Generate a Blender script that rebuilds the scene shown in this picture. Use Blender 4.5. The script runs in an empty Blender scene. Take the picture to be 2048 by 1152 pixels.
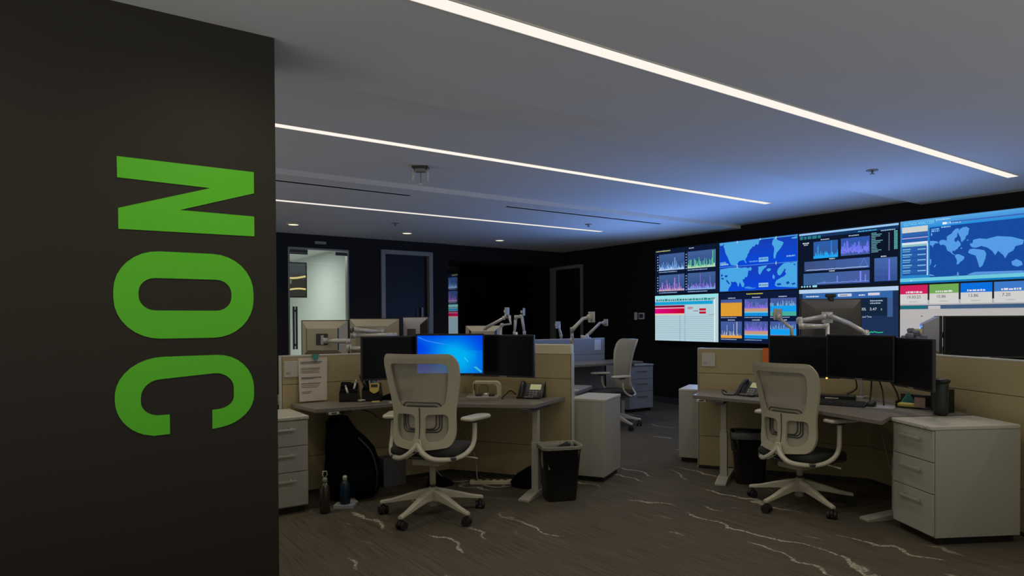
import bpy, bmesh, math, random
from mathutils import Vector, Matrix
from mathutils.geometry import tessellate_polygon
C = bpy.context.scene.collection
R = math.radians
random.seed(7)

# ------------------------------------------------------------------ colours / materials
def lin(c):
    return tuple((x/12.92 if x <= .04045 else ((x+.055)/1.055)**2.4) for x in [v/255. for v in c])
MATS = {}
def mat(name, rgb, rough=.5, metal=0., spec=.5, noise=0., nscale=40., bump=0., alpha=None, trans=None, coat=0., sheen=0.):
    if name in MATS: return MATS[name]
    m = bpy.data.materials.new(name); m.use_nodes = True; nt = m.node_tree; b = nt.nodes['Principled BSDF']
    b.inputs['Roughness'].default_value = rough; b.inputs['Metallic'].default_value = metal
    b.inputs['Specular IOR Level'].default_value = spec; b.inputs['Coat Weight'].default_value = coat
    b.inputs['Sheen Weight'].default_value = sheen
    tc = nt.nodes.new('ShaderNodeTexCoord'); nz = nt.nodes.new('ShaderNodeTexNoise'); nz.inputs['Scale'].default_value = nscale
    nz.inputs['Detail'].default_value = 4; nt.links.new(tc.outputs['Object'], nz.inputs['Vector'])
    mx = nt.nodes.new('ShaderNodeMix'); mx.data_type = 'RGBA'
    nt.links.new(nz.outputs['Fac'], mx.inputs[0])
    n = noise if noise else .06
    mx.inputs[6].default_value = (*[v*(1-n) for v in rgb], 1); mx.inputs[7].default_value = (*[min(1, v*(1+n)) for v in rgb], 1)
    nt.links.new(mx.outputs[2], b.inputs['Base Color'])
    if bump:
        bp = nt.nodes.new('ShaderNodeBump'); bp.inputs['Strength'].default_value = bump; bp.inputs['Distance'].default_value = .002
        nt.links.new(nz.outputs['Fac'], bp.inputs['Height']); nt.links.new(bp.outputs[0], b.inputs['Normal'])
    if alpha is not None: b.inputs['Alpha'].default_value = alpha
    if trans: b.inputs['Transmission Weight'].default_value = trans
    MATS[name] = m; return m
def emat(name, rgb, s):
    m = bpy.data.materials.new(name); m.use_nodes = True; nt = m.node_tree; nt.nodes.clear()
    o = nt.nodes.new('ShaderNodeOutputMaterial'); e = nt.nodes.new('ShaderNodeEmission')
    e.inputs[0].default_value = (*rgb, 1); e.inputs[1].default_value = s; nt.links.new(e.outputs[0], o.inputs[0]); return m
def picmat(name, s):
    m = bpy.data.materials.new(name); m.use_nodes = True; nt = m.node_tree; nt.nodes.clear()
    o = nt.nodes.new('ShaderNodeOutputMaterial'); e = nt.nodes.new('ShaderNodeEmission'); a = nt.nodes.new('ShaderNodeAttribute')
    a.attribute_name = 'Col'; nt.links.new(a.outputs['Color'], e.inputs[0]); e.inputs[1].default_value = s
    nt.links.new(e.outputs[0], o.inputs[0]); return m

M_ceil = mat('ceiling_paint', (.74,.73,.72), .9, noise=.02, nscale=3)
M_black = mat('black_wall_paint', (.008,.0078,.0078), .75, spec=.25, noise=.1, nscale=2)
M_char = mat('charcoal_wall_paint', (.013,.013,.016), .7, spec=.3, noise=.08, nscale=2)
M_col = mat('column_dark_brown_paint', (.028,.024,.018), .6, spec=.3, noise=.08, nscale=1.5)
M_green = mat('green_vinyl', (.11,.62,.01), .45, noise=.03)
M_frame = mat('grey_metal_frame', (.30,.29,.28), .4, metal=.3)
M_tan = mat('tan_partition_laminate', (.44,.355,.19), .6, noise=.05, nscale=120)
M_trim = mat('light_partition_trim', (.55,.53,.47), .4)
M_rail = mat('cream_partition_rail', (.72,.64,.46), .5)
M_bluetile = mat('grey_partition_laminate', (.34,.35,.38), .55)
M_desk = mat('brown_grey_desk_laminate', (.20,.178,.15), .38, noise=.10, nscale=14)
M_edge = mat('desk_edge_band', (.12,.108,.09), .5)
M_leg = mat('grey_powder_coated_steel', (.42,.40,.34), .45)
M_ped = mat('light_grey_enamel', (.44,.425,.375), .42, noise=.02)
M_pedtop = mat('pale_grey_enamel_top', (.56,.54,.47), .38, noise=.02)
M_handle = mat('satin_handle', (.62,.60,.52), .3, metal=.5)
M_dark = mat('black_plastic', (.012,.012,.013), .38)
M_dark2 = mat('dark_grey_plastic', (.045,.045,.048), .45)
M_glassblk = mat('black_monitor_glass', (.005,.005,.007), .30, spec=.12)
M_mback = mat('grey_monitor_back', (.50,.44,.32), .5)
M_mback2 = mat('dark_monitor_back', (.10,.09,.075), .5)
M_mback3 = mat('silver_blue_monitor_back', (.42,.42,.46), .45)
M_arm = mat('silver_arm_metal', (.60,.58,.54), .35, metal=.35)
M_chair = mat('putty_chair_plastic', (.50,.46,.345), .5, noise=.03)
M_chbase = mat('pale_chair_base', (.60,.565,.45), .35, metal=.1)
M_seat = mat('dark_grey_seat_fabric', (.032,.031,.028), .95, noise=.2, nscale=300, bump=.3)
M_rubber = mat('black_rubber', (.015,.012,.012), .6)
M_slot = mat('slot_black', (.004,.004,.005), .9, spec=.05)
M_paper = mat('white_paper', (.66,.58,.50), .8)
M_white = mat('white_plastic', (.72,.70,.64), .5)
M_yellow = mat('yellow_paper', (.72,.58,.16), .7)
M_cable = mat('black_cable', (.02,.018,.016), .5)
M_wcable = mat('beige_cable', (.35,.32,.24), .5)
M_cloth = mat('black_bag_fabric', (.0035,.0035,.005), .95, spec=.1, noise=.4, nscale=60, bump=.4)
M_bin = mat('black_bin_plastic', (.010,.010,.010), .55)
M_liner = mat('clear_bin_liner', (.60,.58,.48), .25, alpha=.38, bump=1., nscale=30, noise=.3)

# chair mesh fabric: knitted and see-through
def mesh_fabric():
    m = bpy.data.materials.new('chair_mesh_fabric'); m.use_nodes = True; nt = m.node_tree; b = nt.nodes['Principled BSDF']
    tc = nt.nodes.new('ShaderNodeTexCoord'); w = nt.nodes.new('ShaderNodeTexWave'); w.inputs['Scale'].default_value = 60
    w.bands_direction = 'Z'; nt.links.new(tc.outputs['Object'], w.inputs['Vector'])
    cr = nt.nodes.new('ShaderNodeMix'); cr.data_type = 'RGBA'; cr.inputs[6].default_value = (.44,.41,.325,1); cr.inputs[7].default_value = (.50,.47,.375,1)
    nt.links.new(w.outputs['Fac'], cr.inputs[0]); nt.links.new(cr.outputs[2], b.inputs['Base Color'])
    b.inputs['Roughness'].default_value = .9; b.inputs['Alpha'].default_value = .80
    return m
M_mesh = mesh_fabric()

def glass_mat(name, tint, rough=.0, spec=.5, a=.12):
    m = bpy.data.materials.new(name); m.use_nodes = True; nt = m.node_tree; nt.nodes.clear()
    o = nt.nodes.new('ShaderNodeOutputMaterial'); t = nt.nodes.new('ShaderNodeBsdfTransparent'); g = nt.nodes.new('ShaderNodeBsdfGlossy')
    f = nt.nodes.new('ShaderNodeFresnel'); f.inputs[0].default_value = 1.5; g.inputs['Roughness'].default_value = rough
    t.inputs[0].default_value = (*tint, 1); mx = nt.nodes.new('ShaderNodeMixShader')
    nt.links.new(f.outputs[0], mx.inputs[0]); nt.links.new(t.outputs[0], mx.inputs[1]); nt.links.new(g.outputs[0], mx.inputs[2])
    nt.links.new(mx.outputs[0], o.inputs[0]); return m
M_glass = glass_mat('office_glass', (.93,.97,.95))
M_darkglass = mat('dark_door_glass', (.006,.007,.013), .30, spec=.35)
M_mirror = mat('coated_partition_glass', (.42,.43,.45), .03, metal=1.)

def carpet():
    m = bpy.data.materials.new('streaked_carpet'); m.use_nodes = True; nt = m.node_tree; b = nt.nodes['Principled BSDF']
    N = nt.nodes.new; L = nt.links.new
    tc = N('ShaderNodeTexCoord')
    def mapped(sx, sy, rot=0, off=0):
        mp = N('ShaderNodeMapping'); mp.inputs['Scale'].default_value = (sx, sy, 1); mp.inputs['Location'].default_value = (off, off*.7, 0)
        L(tc.outputs['Object'], mp.inputs['Vector']); return mp.outputs[0]
    def noise(vec, sc, det=3, rough=.5, dist=0):
        n = N('ShaderNodeTexNoise'); n.inputs['Scale'].default_value = sc; n.inputs['Detail'].default_value = det
        n.inputs['Roughness'].default_value = rough; n.inputs['Distortion'].default_value = dist; L(vec, n.inputs['Vector']); return n.outputs['Fac']
    def ramp(v, a, c, inv=False):
        r = N('ShaderNodeMapRange'); r.inputs[1].default_value = a; r.inputs[2].default_value = c
        r.inputs[3].default_value = 1 if inv else 0; r.inputs[4].default_value = 0 if inv else 1; L(v, r.inputs[0]); return r.outputs[0]
    def math_(op, x, y):
        k = N('ShaderNodeMath'); k.operation = op
        for i, q in enumerate((x, y)):
            if isinstance(q, (int, float)): k.inputs[i].default_value = q
            else: L(q, k.inputs[i])
        return k.outputs[0]
    lines = noise(mapped(70, 2.2), 1.0, 4)                # fine drawn lines along Y
    base = N('ShaderNodeMix'); base.data_type = 'RGBA'; base.inputs[6].default_value = (.066,.057,.042,1); base.inputs[7].default_value = (.142,.121,.089,1)
    L(ramp(lines, .22, .78), base.inputs[0])
    sp = N('ShaderNodeSeparateXYZ'); L(tc.outputs['Object'], sp.inputs[0]); X, Y = sp.outputs[0], sp.outputs[1]
    SPC = .21
    w0 = math_('MULTIPLY', math_('SUBTRACT', noise(mapped(2.2, 2.0, off=4.), 1.0, 2), .5), .50)
    xb = math_('ADD', X, w0); k = math_('FLOOR', math_('DIVIDE', xb, SPC), 0)
    cx = math_('MULTIPLY', math_('SUBTRACT', math_('FRACT', math_('DIVIDE', xb, SPC), 0), .5), SPC)
    cv = N('ShaderNodeCombineXYZ'); L(math_('MULTIPLY', k, 5.37), cv.inputs[0]); L(math_('ADD', math_('MULTIPLY', Y, 1.25), math_('MULTIPLY', k, 3.1)), cv.inputs[1])
    gate = noise(cv.outputs[0], 1.0, 1); st = None
    for q in range(3):
        wob = math_('MULTIPLY', math_('SUBTRACT', noise(mapped(7, 11, off=7.7*q+1), 1.0, 6, .78), .5), .075)
        d = math_('ABSOLUTE', math_('ADD', cx, wob), 0)
        wd = math_('MULTIPLY', noise(mapped(12, 14, off=3.1*q+2), 1.0, 3), .019 if q == 0 else .013)
        on = ramp(math_('SUBTRACT', wd, d), -.0015, .0015)
        g = math_('MULTIPLY', on, ramp(gate, .56+.015*q, .60+.015*q)); st = g if st is None else math_('MAXIMUM', st, g)
    st = math_('MULTIPLY', st, ramp(noise(mapped(110, 38), 1.0, 3), .38, .56))
    mx = N('ShaderNodeMix'); mx.data_type = 'RGBA'; L(st, mx.inputs[0]); L(base.outputs[2], mx.inputs[6]); mx.inputs[7].default_value = (.52,.47,.37,1)
    L(mx.outputs[2], b.inputs['Base Color']); b.inputs['Roughness'].default_value = .95; b.inputs['Specular IOR Level'].default_value = .15
    fz = noise(mapped(300, 300), 1., 2); bp = N('ShaderNodeBump'); bp.inputs['Strength'].default_value = .4; bp.inputs['Distance'].default_value = .003
    L(fz, bp.inputs['Height']); L(bp.outputs[0], b.inputs['Normal'])
    return m
M_carpet = carpet()

# ------------------------------------------------------------------ mesh helpers
class MB:
    def __init__(s): s.v = []; s.f = []; s.sm = []; s.T = Matrix.Identity(4)
    def at(s, loc=(0,0,0), rz=0, rx=0, ry=0):
        s.T = Matrix.Translation(loc) @ Matrix.Rotation(rz,4,'Z') @ Matrix.Rotation(ry,4,'Y') @ Matrix.Rotation(rx,4,'X'); return s
    def add(s, vs, fs, smooth=False):
        n = len(s.v); s.v += [tuple(s.T @ Vector(v)) for v in vs]; s.f += [tuple(n+i for i in f) for f in fs]; s.sm += [smooth]*len(fs); return s
    def box(s, x0, x1, y0, y1, z0, z1):
        return s.add([(x0,y0,z0),(x1,y0,z0),(x1,y1,z0),(x0,y1,z0),(x0,y0,z1),(x1,y0,z1),(x1,y1,z1),(x0,y1,z1)],
                     [(0,3,2,1),(4,5,6,7),(0,1,5,4),(1,2,6,5),(2,3,7,6),(3,0,4,7)])
    def prism(s, poly, z0, z1):
        n = len(poly); a = sum(poly[i][0]*poly[(i+1)%n][1]-poly[(i+1)%n][0]*poly[i][1] for i in range(n))
        if a < 0: poly = poly[::-1]
        return s.add([(x,y,z0) for x,y in poly]+[(x,y,z1) for x,y in poly],
                     [tuple(range(n))[::-1], tuple(range(n,2*n))]+[(i,(i+1)%n,n+(i+1)%n,n+i) for i in range(n)])
    def loft(s, rings, cap=True, smooth=True, close=True):
        n = len(rings[0]); vs = [p for r in rings for p in r]; fs = []
        for k in range(len(rings)-1):
            for i in range(n if close else n-1):
                j = (i+1) % n; fs.append((k*n+i, k*n+j, (k+1)*n+j, (k+1)*n+i))
        s.add(vs, fs, smooth)
        if cap: s.add(list(rings[0]), [tuple(range(n))[::-1]]); s.add(list(rings[-1]), [tuple(range(n))])
        return s
    def tube(s, pts, r, seg=8, smooth=True, flat=1.):
        P = [Vector(p) for p in pts]; rr = r if isinstance(r, (list,tuple)) else [r]*len(P); rings = []; up = None
        for i, p in enumerate(P):
            d = (P[min(i+1,len(P)-1)]-P[max(i-1,0)]).normalized()
            if up is None: up = Vector((0,0,1)) if abs(d.z) < .9 else Vector((0,1,0))
            a = d.cross(up).normalized(); b = a.cross(d).normalized(); up = b
            rings.append([tuple(p + a*math.cos(t)*rr[i] + b*math.sin(t)*rr[i]*flat) for t in [2*math.pi*k/seg for k in range(seg)]])
        return s.loft(rings, smooth=smooth)
    def cyl(s, x, y, z0, z1, r0, r1=None, seg=20):
        r1 = r0 if r1 is None else r1
        return s.loft([[(x+r*math.cos(2*math.pi*k/seg), y+r*math.sin(2*math.pi*k/seg), z) for k in range(seg)] for r, z in ((r0,z0),(r1,z1))])
    def lathe(s, prof, seg=24):
        return s.loft([[(r*math.cos(2*math.pi*k/seg), r*math.sin(2*math.pi*k/seg), z) for k in range(seg)] for r, z in prof])
    def plate(s, outer, holes, fn, th, sub=0):
        """2D outline with holes -> solid sheet; fn(x, z) -> (point, normal)"""
        loops = [outer]+holes; tr = tessellate_polygon([[Vector((x,z,0)) for x,z in l] for l in loops])
        flat = [p for l in loops for p in l]; bm = bmesh.new(); vv = [bm.verts.new((x,z,0)) for x,z in flat]
        for t in tr:
            try: bm.faces.new([vv[i] for i in t])
            except ValueError: pass
        if sub:
            for _ in range(5):
                ed = [e for e in bm.edges if e.calc_length() > sub]
                if not ed: break
                bmesh.ops.subdivide_edges(bm, edges=ed, cuts=1); bmesh.ops.triangulate(bm, faces=[f for f in bm.faces if len(f.verts) > 3])
        bm.verts.ensure_lookup_table(); bm.verts.index_update(); n = len(bm.verts); F = []; Bk = []
        for v in bm.verts:
            p, nn = fn(v.co.x, v.co.y); F.append(tuple(Vector(p)+Vector(nn)*th/2)); Bk.append(tuple(Vector(p)-Vector(nn)*th/2))
        fs = []
        for f in bm.faces: t = [v.index for v in f.verts]; fs.append(tuple(t)); fs.append(tuple(n+i for i in t[::-1]))
        for e in bm.edges:
            if len(e.link_faces) == 1: i, j = e.verts[0].index, e.verts[1].index; fs.append((i, j, n+j, n+i))
        bm.free()
        return s.add(F+Bk, fs)
    def build(s, name, m, parent=None, bevel=0, seg=2, recalc=True):
        me = bpy.data.meshes.new(name); me.from_pydata(s.v, [], s.f); me.materials.append(m)
        for p, k in zip(me.polygons, s.sm): p.use_smooth = k
        if recalc:
            b = bmesh.new(); b.from_mesh(me); bmesh.ops.remove_doubles(b, verts=b.verts, dist=1e-5)
            bmesh.ops.recalc_face_normals(b, faces=b.faces); b.to_mesh(me); b.free()
        o = bpy.data.objects.new(name, me); C.objects.link(o); o.parent = parent
        if bevel:
            q = o.modifiers.new('b','BEVEL'); q.width = bevel; q.segments = seg; q.limit_method = 'ANGLE'; q.angle_limit = R(40)
            for p in me.polygons: p.use_smooth = True
            w = o.modifiers.new('w','WEIGHTED_NORMAL') if False else None
            me.set_sharp_from_angle(angle=R(40)) if hasattr(me,'set_sharp_from_angle') else None
        return o
def thing(name, label, cat, loc=(0,0,0), rz=0, group=None):
    o = bpy.data.objects.new(name, None); o.empty_display_size = .1; C.objects.link(o); o.location = loc; o.rotation_euler = (0,0,rz)
    o['label'] = label; o['category'] = cat
    if group: o['group'] = group
    return o
def tag(o, label, cat, group=None, kind=None):
    o['label'] = label; o['category'] = cat
    if group: o['group'] = group
    if kind: o['kind'] = kind
    return o
def struct(o, label=None):
    o['kind'] = 'structure'
    if label: o['label'] = label
    return o
def rrect(w, h, r, cx=0, cy=0, seg=6):
    pts = []
    for sx, sy, a0 in ((1,1,0),(-1,1,90),(-1,-1,180),(1,-1,270)):
        for k in range(seg+1):
            a = R(a0+90*k/seg); pts.append((cx+sx*(w/2-r)+r*math.cos(a), cy+sy*(h/2-r)+r*math.sin(a)))
    return pts
def B(): return MB()
def spline(pts, n=6):
    P = [Vector(p) for p in pts]; P = [P[0]]+P+[P[-1]]; out = []
    for i in range(1, len(P)-2):
        for k in range(n):
            t = k/n; a,b,c,d = P[i-1],P[i],P[i+1],P[i+2]
            out.append(.5*((2*b)+(c-a)*t+(2*a-5*b+4*c-d)*t*t+(3*b-a-3*c+d)*t**3))
    out.append(P[-2]); return [tuple(p) for p in out]

# ------------------------------------------------------------------ camera
F_PX = 1355.15
cam = bpy.data.objects.new('camera', bpy.data.cameras.new('camera')); C.objects.link(cam)
fw = Vector((.58965526,.80754422,-.01337968)); rt = Vector((.80757735,-.5897474,-.00410145)); up = Vector((.01120273,.00838668,.99990208))
cam.matrix_world = Matrix(((rt.x,up.x,-fw.x,0),(rt.y,up.y,-fw.y,0),(rt.z,up.z,-fw.z,1.3882),(0,0,0,1)))
cam.data.sensor_width = 36; cam.data.lens = F_PX/2048*36; cam.data.shift_x = (1024-1085)/2048; cam.data.shift_y = (657-576)/2048
cam.data.clip_start = .05
bpy.context.scene.camera = cam

# ------------------------------------------------------------------ room shell
ZC, ZL = 2.755, 2.705            # raised middle bay, lower bays
WX, WY = 8.22, 10.5              # display wall, back wall
struct(B().box(-1.6,8.4,-1.2,13.5,-.05,0).build('floor', M_carpet))
struct(B().box(-1.6,8.4,-1.2,3.78,ZL,ZL+.25).build('ceiling', M_ceil))
struct(B().box(-1.6,8.4,3.78,6.32,ZC,ZC+.2).build('ceiling', M_ceil))
struct(B().box(-1.6,8.4,6.32,10.7,ZL,ZL+.25).build('ceiling', M_ceil))
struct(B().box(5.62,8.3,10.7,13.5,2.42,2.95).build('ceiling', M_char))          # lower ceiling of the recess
wr = B(); wr.box(WX,WX+.15,-1.2,9.94,0,2.76); wr.box(WX,WX+.15,10.95,13.5,0,2.76); wr.box(WX,WX+.15,9.94,10.95,2.42,2.76)
struct(wr.build('wall_right', M_black))
# back wall with openings for the glass office door and the framed door
wb = B(); y0, y1 = WY, WY+.12
wb.box(-1,2.93,y0,y1,0,2.71); wb.box(2.93,3.87,y0,y1,2.50,2.71); wb.box(3.87,4.40,y0,y1,0,2.71); wb.box(4.40,5.33,y0,y1,2.54,2.71); wb.box(5.33,5.64,y0,y1,0,2.71)
struct(wb.build('wall_back', M_char))
struct(B().box(5.64,8.22,10.55,10.70,2.43,2.71).build('wall_front', M_char)).name = 'trim_1'
struct(B().box(5.52,5.64,10.62,13.5,0,2.45).build('wall_recess', M_black))
struct(B().box(5.5,8.3,13.4,13.5,0,2.6).build('wall_recess_back', M_black))
# column with the lettering
struct(B().box(-1.6,.868,3.3,3.78,0,2.76).build('wall_left', M_col))
bs = B(); bs.box(WX-.012,WX,-1.2,9.86,0,.10); struct(bs.build('baseboard_right', M_dark2))

# glass office beyond the back wall
M_office = mat('pale_green_office_paint', (.66,.70,.66), .8)
M_offglow = mat('office_ceiling', (.8,.82,.8), .8)
ow = B(); ow.box(1.0,1.1,10.62,15,0,2.7); ow.box(1.0,4.32,14.9,15,0,2.7); ow.box(4.22,4.32,10.62,15,0,2.7)
struct(ow.build('wall_office', M_office))
struct(B().box(1.0,4.32,10.62,15,2.66,2.72).build('ceiling', M_offglow))
d1 = struct(B().box(2.955,3.845,10.535,10.547,.01,2.46).build('door_1', M_glass))
fr = B(); fr.box(2.93,2.955,10.50,10.60,0,2.50); fr.box(3.845,3.87,10.50,10.60,0,2.50); fr.box(2.955,3.845,10.50,10.60,2.475,2.50)
fr.build('door_frame', M_frame, d1)
hd = B(); hd.box(2.995,3.02,10.49,10.52,.95,1.60); hd.box(3.04,3.065,10.50,10.53,.95,1.60); hd.box(3.0,3.06,10.51,10.535,1.52,1.55); hd.box(3.0,3.06,10.51,10.535,1.0,1.03)
hd.build('door_handle', M_dark2, d1)
B().box(3.66,3.84,10.515,10.56,2.41,2.46).build('door_patch_fitting', M_dark2, d1)
B().box(2.96,3.24,10.55,10.58,2.40,2.47).build('door_closer', M_dark2, d1)
d2 = struct(B().box(4.47,5.26,10.56,10.60,.01,2.47).build('door_2', M_darkglass))
fr = B(); fr.box(4.40,4.47,10.46,10.62,0,2.54); fr.box(5.26,5.33,10.46,10.62,0,2.54); fr.box(4.47,5.26,10.46,10.62,2.47,2.54)
fr.build('door_frame', M_frame, d2, .004)
B().box(5.13,5.16,10.50,10.53,.95,1.60).build('door_handle', M_frame, d2)
B().box(5.05,5.11,10.545,10.56,1.15,1.60).build('lock_plate', M_dark, d2)
d3 = struct(B().box(WX+.05,WX+.09,10.03,10.88,.01,2.36).build('door_3', M_black))
M_frame2 = mat('dim_grey_door_frame', (.26,.25,.23), .5)
struct(B().box(WX+.10,WX+.16,9.9,11.0,0,2.5).build('wall_right', M_black))  # added black backing, blocks outside light showing through the gap above the door
fr = B(); fr.box(WX-.04,WX+.1,9.94,9.985,0,2.43); fr.box(WX-.04,WX+.1,10.86,10.95,0,2.43); fr.box(WX-.04,WX+.1,9.985,10.86,2.37,2.43)
fr.build('door_frame', M_frame2, d3, .004)
# coated glass pane in the recess (mirrors the display wall)
w1 = struct(B().box(5.66,6.27,11.28,11.30,.02,2.40).build('window_1', M_mirror))
B().box(6.27,6.31,11.26,11.32,.0,2.42).build('window_frame', M_black, w1)
tag(B().box(3.33,3.50,10.47,10.50,2.565,2.605).build('sign_plate', M_frame), 'small grey plate on the wall above the glass office door', 'plate')

# television in the office behind the glass door
t = thing('television', 'wall-mounted television seen at an angle through the glass office door', 'television', (3.05,11.0,2.03), R(-8))
M_tvwave = picmat('television_picture', .8)

# ------------------------------------------------------------------ pictures on screens (flat coloured shapes, one mesh)
class Pic:
    def __init__(s, w, h): s.w = w; s.h = h; s.v = []; s.f = []; s.c = []; s.k = 0
    def poly(s, pts, col, scale=1.):
        if isinstance(col[0], int): col = lin(col)
        s.k += 1; y = -.0002*s.k if s.k < 12 else -.0024-.00004*(s.k-12)
        for tri in tessellate_polygon([[Vector((x,z,0)) for x,z in pts]]):
            n = len(s.v); s.v += [((pts[i][0]-.5)*s.w, y, (pts[i][1]-.5)*s.h) for i in tri]; s.f.append((n,n+1,n+2)); s.c.append(col)
        return s
    def rect(s, x0, y0, x1, y1, col): return s.poly([(x0,y0),(x1,y0),(x1,y1),(x0,y1)], col)
    def rects(s, L, col):
        if isinstance(col[0], int): col = lin(col)
        s.k += 1; y = -.0002*s.k if s.k < 12 else -.0024-.00004*(s.k-12)
        for x0,y0,x1,y1 in L:
            n = len(s.v); s.v += [((a-.5)*s.w, y, (b-.5)*s.h) for a,b in ((x0,y0),(x1,y0),(x1,y1),(x0,y1))]; s.f.append((n,n+1,n+2,n+3)); s.c.append(col)
        return s
    def grad(s, x0, y0, x1, y1, c0, c1, n=8, vert=True):
        a, b = lin(c0), lin(c1)
        for i in range(n):
            t = (i+.5)/n; c = tuple(a[k]*(1-t)+b[k]*t for k in range(3))
            if vert: s.rect(x0, y0+(y1-y0)*i/n, x1, y0+(y1-y0)*(i+1)/n+.0005, c)
            else: s.rect(x0+(x1-x0)*i/n, y0, x0+(x1-x0)*(i+1)/n+.0005, y1, c)
        return s
    def bars(s, x0, y0, x1, y1, col, n=40, lo=.1, hi=.5, peaks=(), fill=.75):
        L = []; w = (x1-x0)/n
        for i in range(n):
            v = lo+(hi-lo)*random.random()**2
            for p, q in peaks:
                if abs(i/n-p) < .6/n: v = q
            L.append((x0+i*w, y0, x0+(i+fill)*w, y0+(y1-y0)*v))
        return s.rects(L, col)
    def line(s, pts, col, t=.006):
        col = lin(col) if isinstance(col[0], int) else col
        s.k += 1; y = -.0024-.00004*s.k
        for a, b in zip(pts, pts[1:]):
            dx, dy = (b[0]-a[0])*s.w, (b[1]-a[1])*s.h; l = math.hypot(dx,dy) or 1; nx, ny = -dy/l*t*s.h/2, dx/l*t*s.h/2; n = len(s.v)
            s.v += [((a[0]-.5)*s.w-nx, y, (a[1]-.5)*s.h-ny), ((b[0]-.5)*s.w-nx, y, (b[1]-.5)*s.h-ny), ((b[0]-.5)*s.w+nx, y, (b[1]-.5)*s.h+ny), ((a[0]-.5)*s.w+nx, y, (a[1]-.5)*s.h+ny)]
            s.f.append((n,n+1,n+2,n+3)); s.c.append(col)
        return s
    def words(s, x0, y, x1, h, col):                     # too small to read in the photo: strokes of unequal length
        x = x0; L = []
        while x < x1:
            w = random.uniform(.25,.9)*h*s.h/s.w*2; L.append((x, y, min(x+w,x1), y+h*random.uniform(.75,1))); x += w+.35*h*s.h/s.w
        return s.rects(L, col)
    def text(s, x, y, h, txt, col, xs=1.):
        col = lin(col) if isinstance(col[0], int) else col
        cu = bpy.data.curves.new('t','FONT'); cu.body = txt; cu.size = 1; o = bpy.data.objects.new('t', cu); C.objects.link(o)
        me = bpy.data.meshes.new_from_object(o); s.k += 1; yy = -.0024-.00004*s.k; sc = h*s.h/.7
        n = len(s.v); s.v += [((x-.5)*s.w+v.co.x*sc*xs, yy, (y-.5)*s.h+v.co.y*sc) for v in me.vertices]
        for p in me.polygons: s.f.append(tuple(n+i for i in p.vertices)); s.c.append(col)
        bpy.data.objects.remove(o); bpy.data.curves.remove(cu); bpy.data.meshes.remove(me); return s
    def build(s, name, m, parent, loc=(0,0,0)):
        me = bpy.data.meshes.new(name); me.from_pydata([(a+loc[0],b+loc[1],c+loc[2]) for a,b,c in s.v], [], s.f); me.materials.append(m)
        at = me.color_attributes.new('Col','FLOAT_COLOR','CORNER'); k = 0
        for p, c in zip(me.polygons, s.c):
            for _ in p.vertices: at.data[k].color = (*c, 1); k += 1
        o = bpy.data.objects.new(name, me); C.objects.link(o); o.parent = parent; return o

# television parts
B().box(-.30,.30,-.02,.04,-.28,.28).build('casing', M_dark, t, .005)
tp = Pic(.56,.52); tp.rect(0,0,1,1,(52,52,46)); tp.grad(0,.55,1,1,(60,62,58),(78,82,80),4)
for k,(yy,tt) in enumerate(((.60,.055),(.22,.05))):
    tp.line([(i/14, yy+.05*math.cos(i/14*5+k*2)+ (-.04*i/14 if k else 0)) for i in range(15)], (255,226,150), tt)
tp.rect(.35,.38,.62,.50,(120,118,104))
tp.build('picture', M_tvwave, t, (0,-.021,0))

M_pic = picmat('display_picture', 1.0)
AM_N = [(.0,.62),(.06,.72),(.14,.74),(.22,.72),(.30,.80),(.36,.74),(.44,.70),(.40,.62),(.50,.56),(.42,.50),(.36,.42),(.30,.38),(.24,.40),(.30,.30),(.26,.30),(.18,.40),(.14,.52),(.08,.60)]
GREEN = [(.50,.98),(.66,1.0),(.72,.92),(.66,.78),(.58,.66),(.54,.74),(.46,.84)]
AM_S = [(.34,.30),(.44,.28),(.56,.20),(.50,.08),(.42,-.02),(.38,-.14),(.36,-.02),(.35,.12)]
EURAS = [(.0,.60),(.04,.78),(.10,.92),(.20,.88),(.45,.95),(.70,.98),(.98,.86),(.90,.74),(.86,.62),(.80,.52),(.76,.38),(.70,.30),(.66,.44),(.58,.24),(.52,.42),(.44,.36),(.36,.50),(.26,.46),(.18,.50),(.10,.48)]
AFR = [(.0,.42),(.12,.46),(.24,.42),(.34,.24),(.28,.06),(.20,-.10),(.14,.0),(.10,.18),(.0,.22)]
AUS = [(.72,.08),(.80,.16),(.92,.12),(.96,.0),(.84,-.08),(.74,-.04)]
def shape(P, poly, x, y, w, h, col, clip=None):
    pts = [(x+a*w, y+b*h) for a,b in poly]
    if clip: pts = [(min(max(a,clip[0]),clip[2]), min(max(b,clip[1]),clip[3])) for a,b in pts]
    P.poly(pts, col)
CH = (58,92,150)
def pic_00():
    p = Pic(1.31,.731); p.rect(0,0,1,1,(12,24,52)); p.words(.02,.955,.26,.022,(216,206,120)); p.words(.56,.955,.64,.02,(190,200,220))
    for (x,y,c1,c2,pk) in ((.07,.53,(120,170,235),(205,225,255),((.62,.75),(.3,.5))),(.54,.53,(96,200,150),(215,235,205),((.25,.55),(.42,.62),(.9,.95),(.97,.98))),
                           (.07,.07,(190,120,225),(205,190,170),((.3,.7),(.62,.8),(.78,.95))),(.54,.07,(150,110,230),(120,200,235),((.45,.92),(.8,.75)))):
        p.grad(x,y,x+.42,y+.36,(44,76,130),(66,96,150),4); p.bars(x,y,x+.42,y+.36,c1,46,.12,.55,pk); p.bars(x,y,x+.42,y+.36,c2,60,.06,.24,(),.6)
        p.words(x,y-.045,x+.30,.022,(140,170,215)); p.rects([(x-.03,y+.36*k/6,x-.012,y+.36*k/6+.02) for k in range(6)],(150,175,215))
    return p
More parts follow.
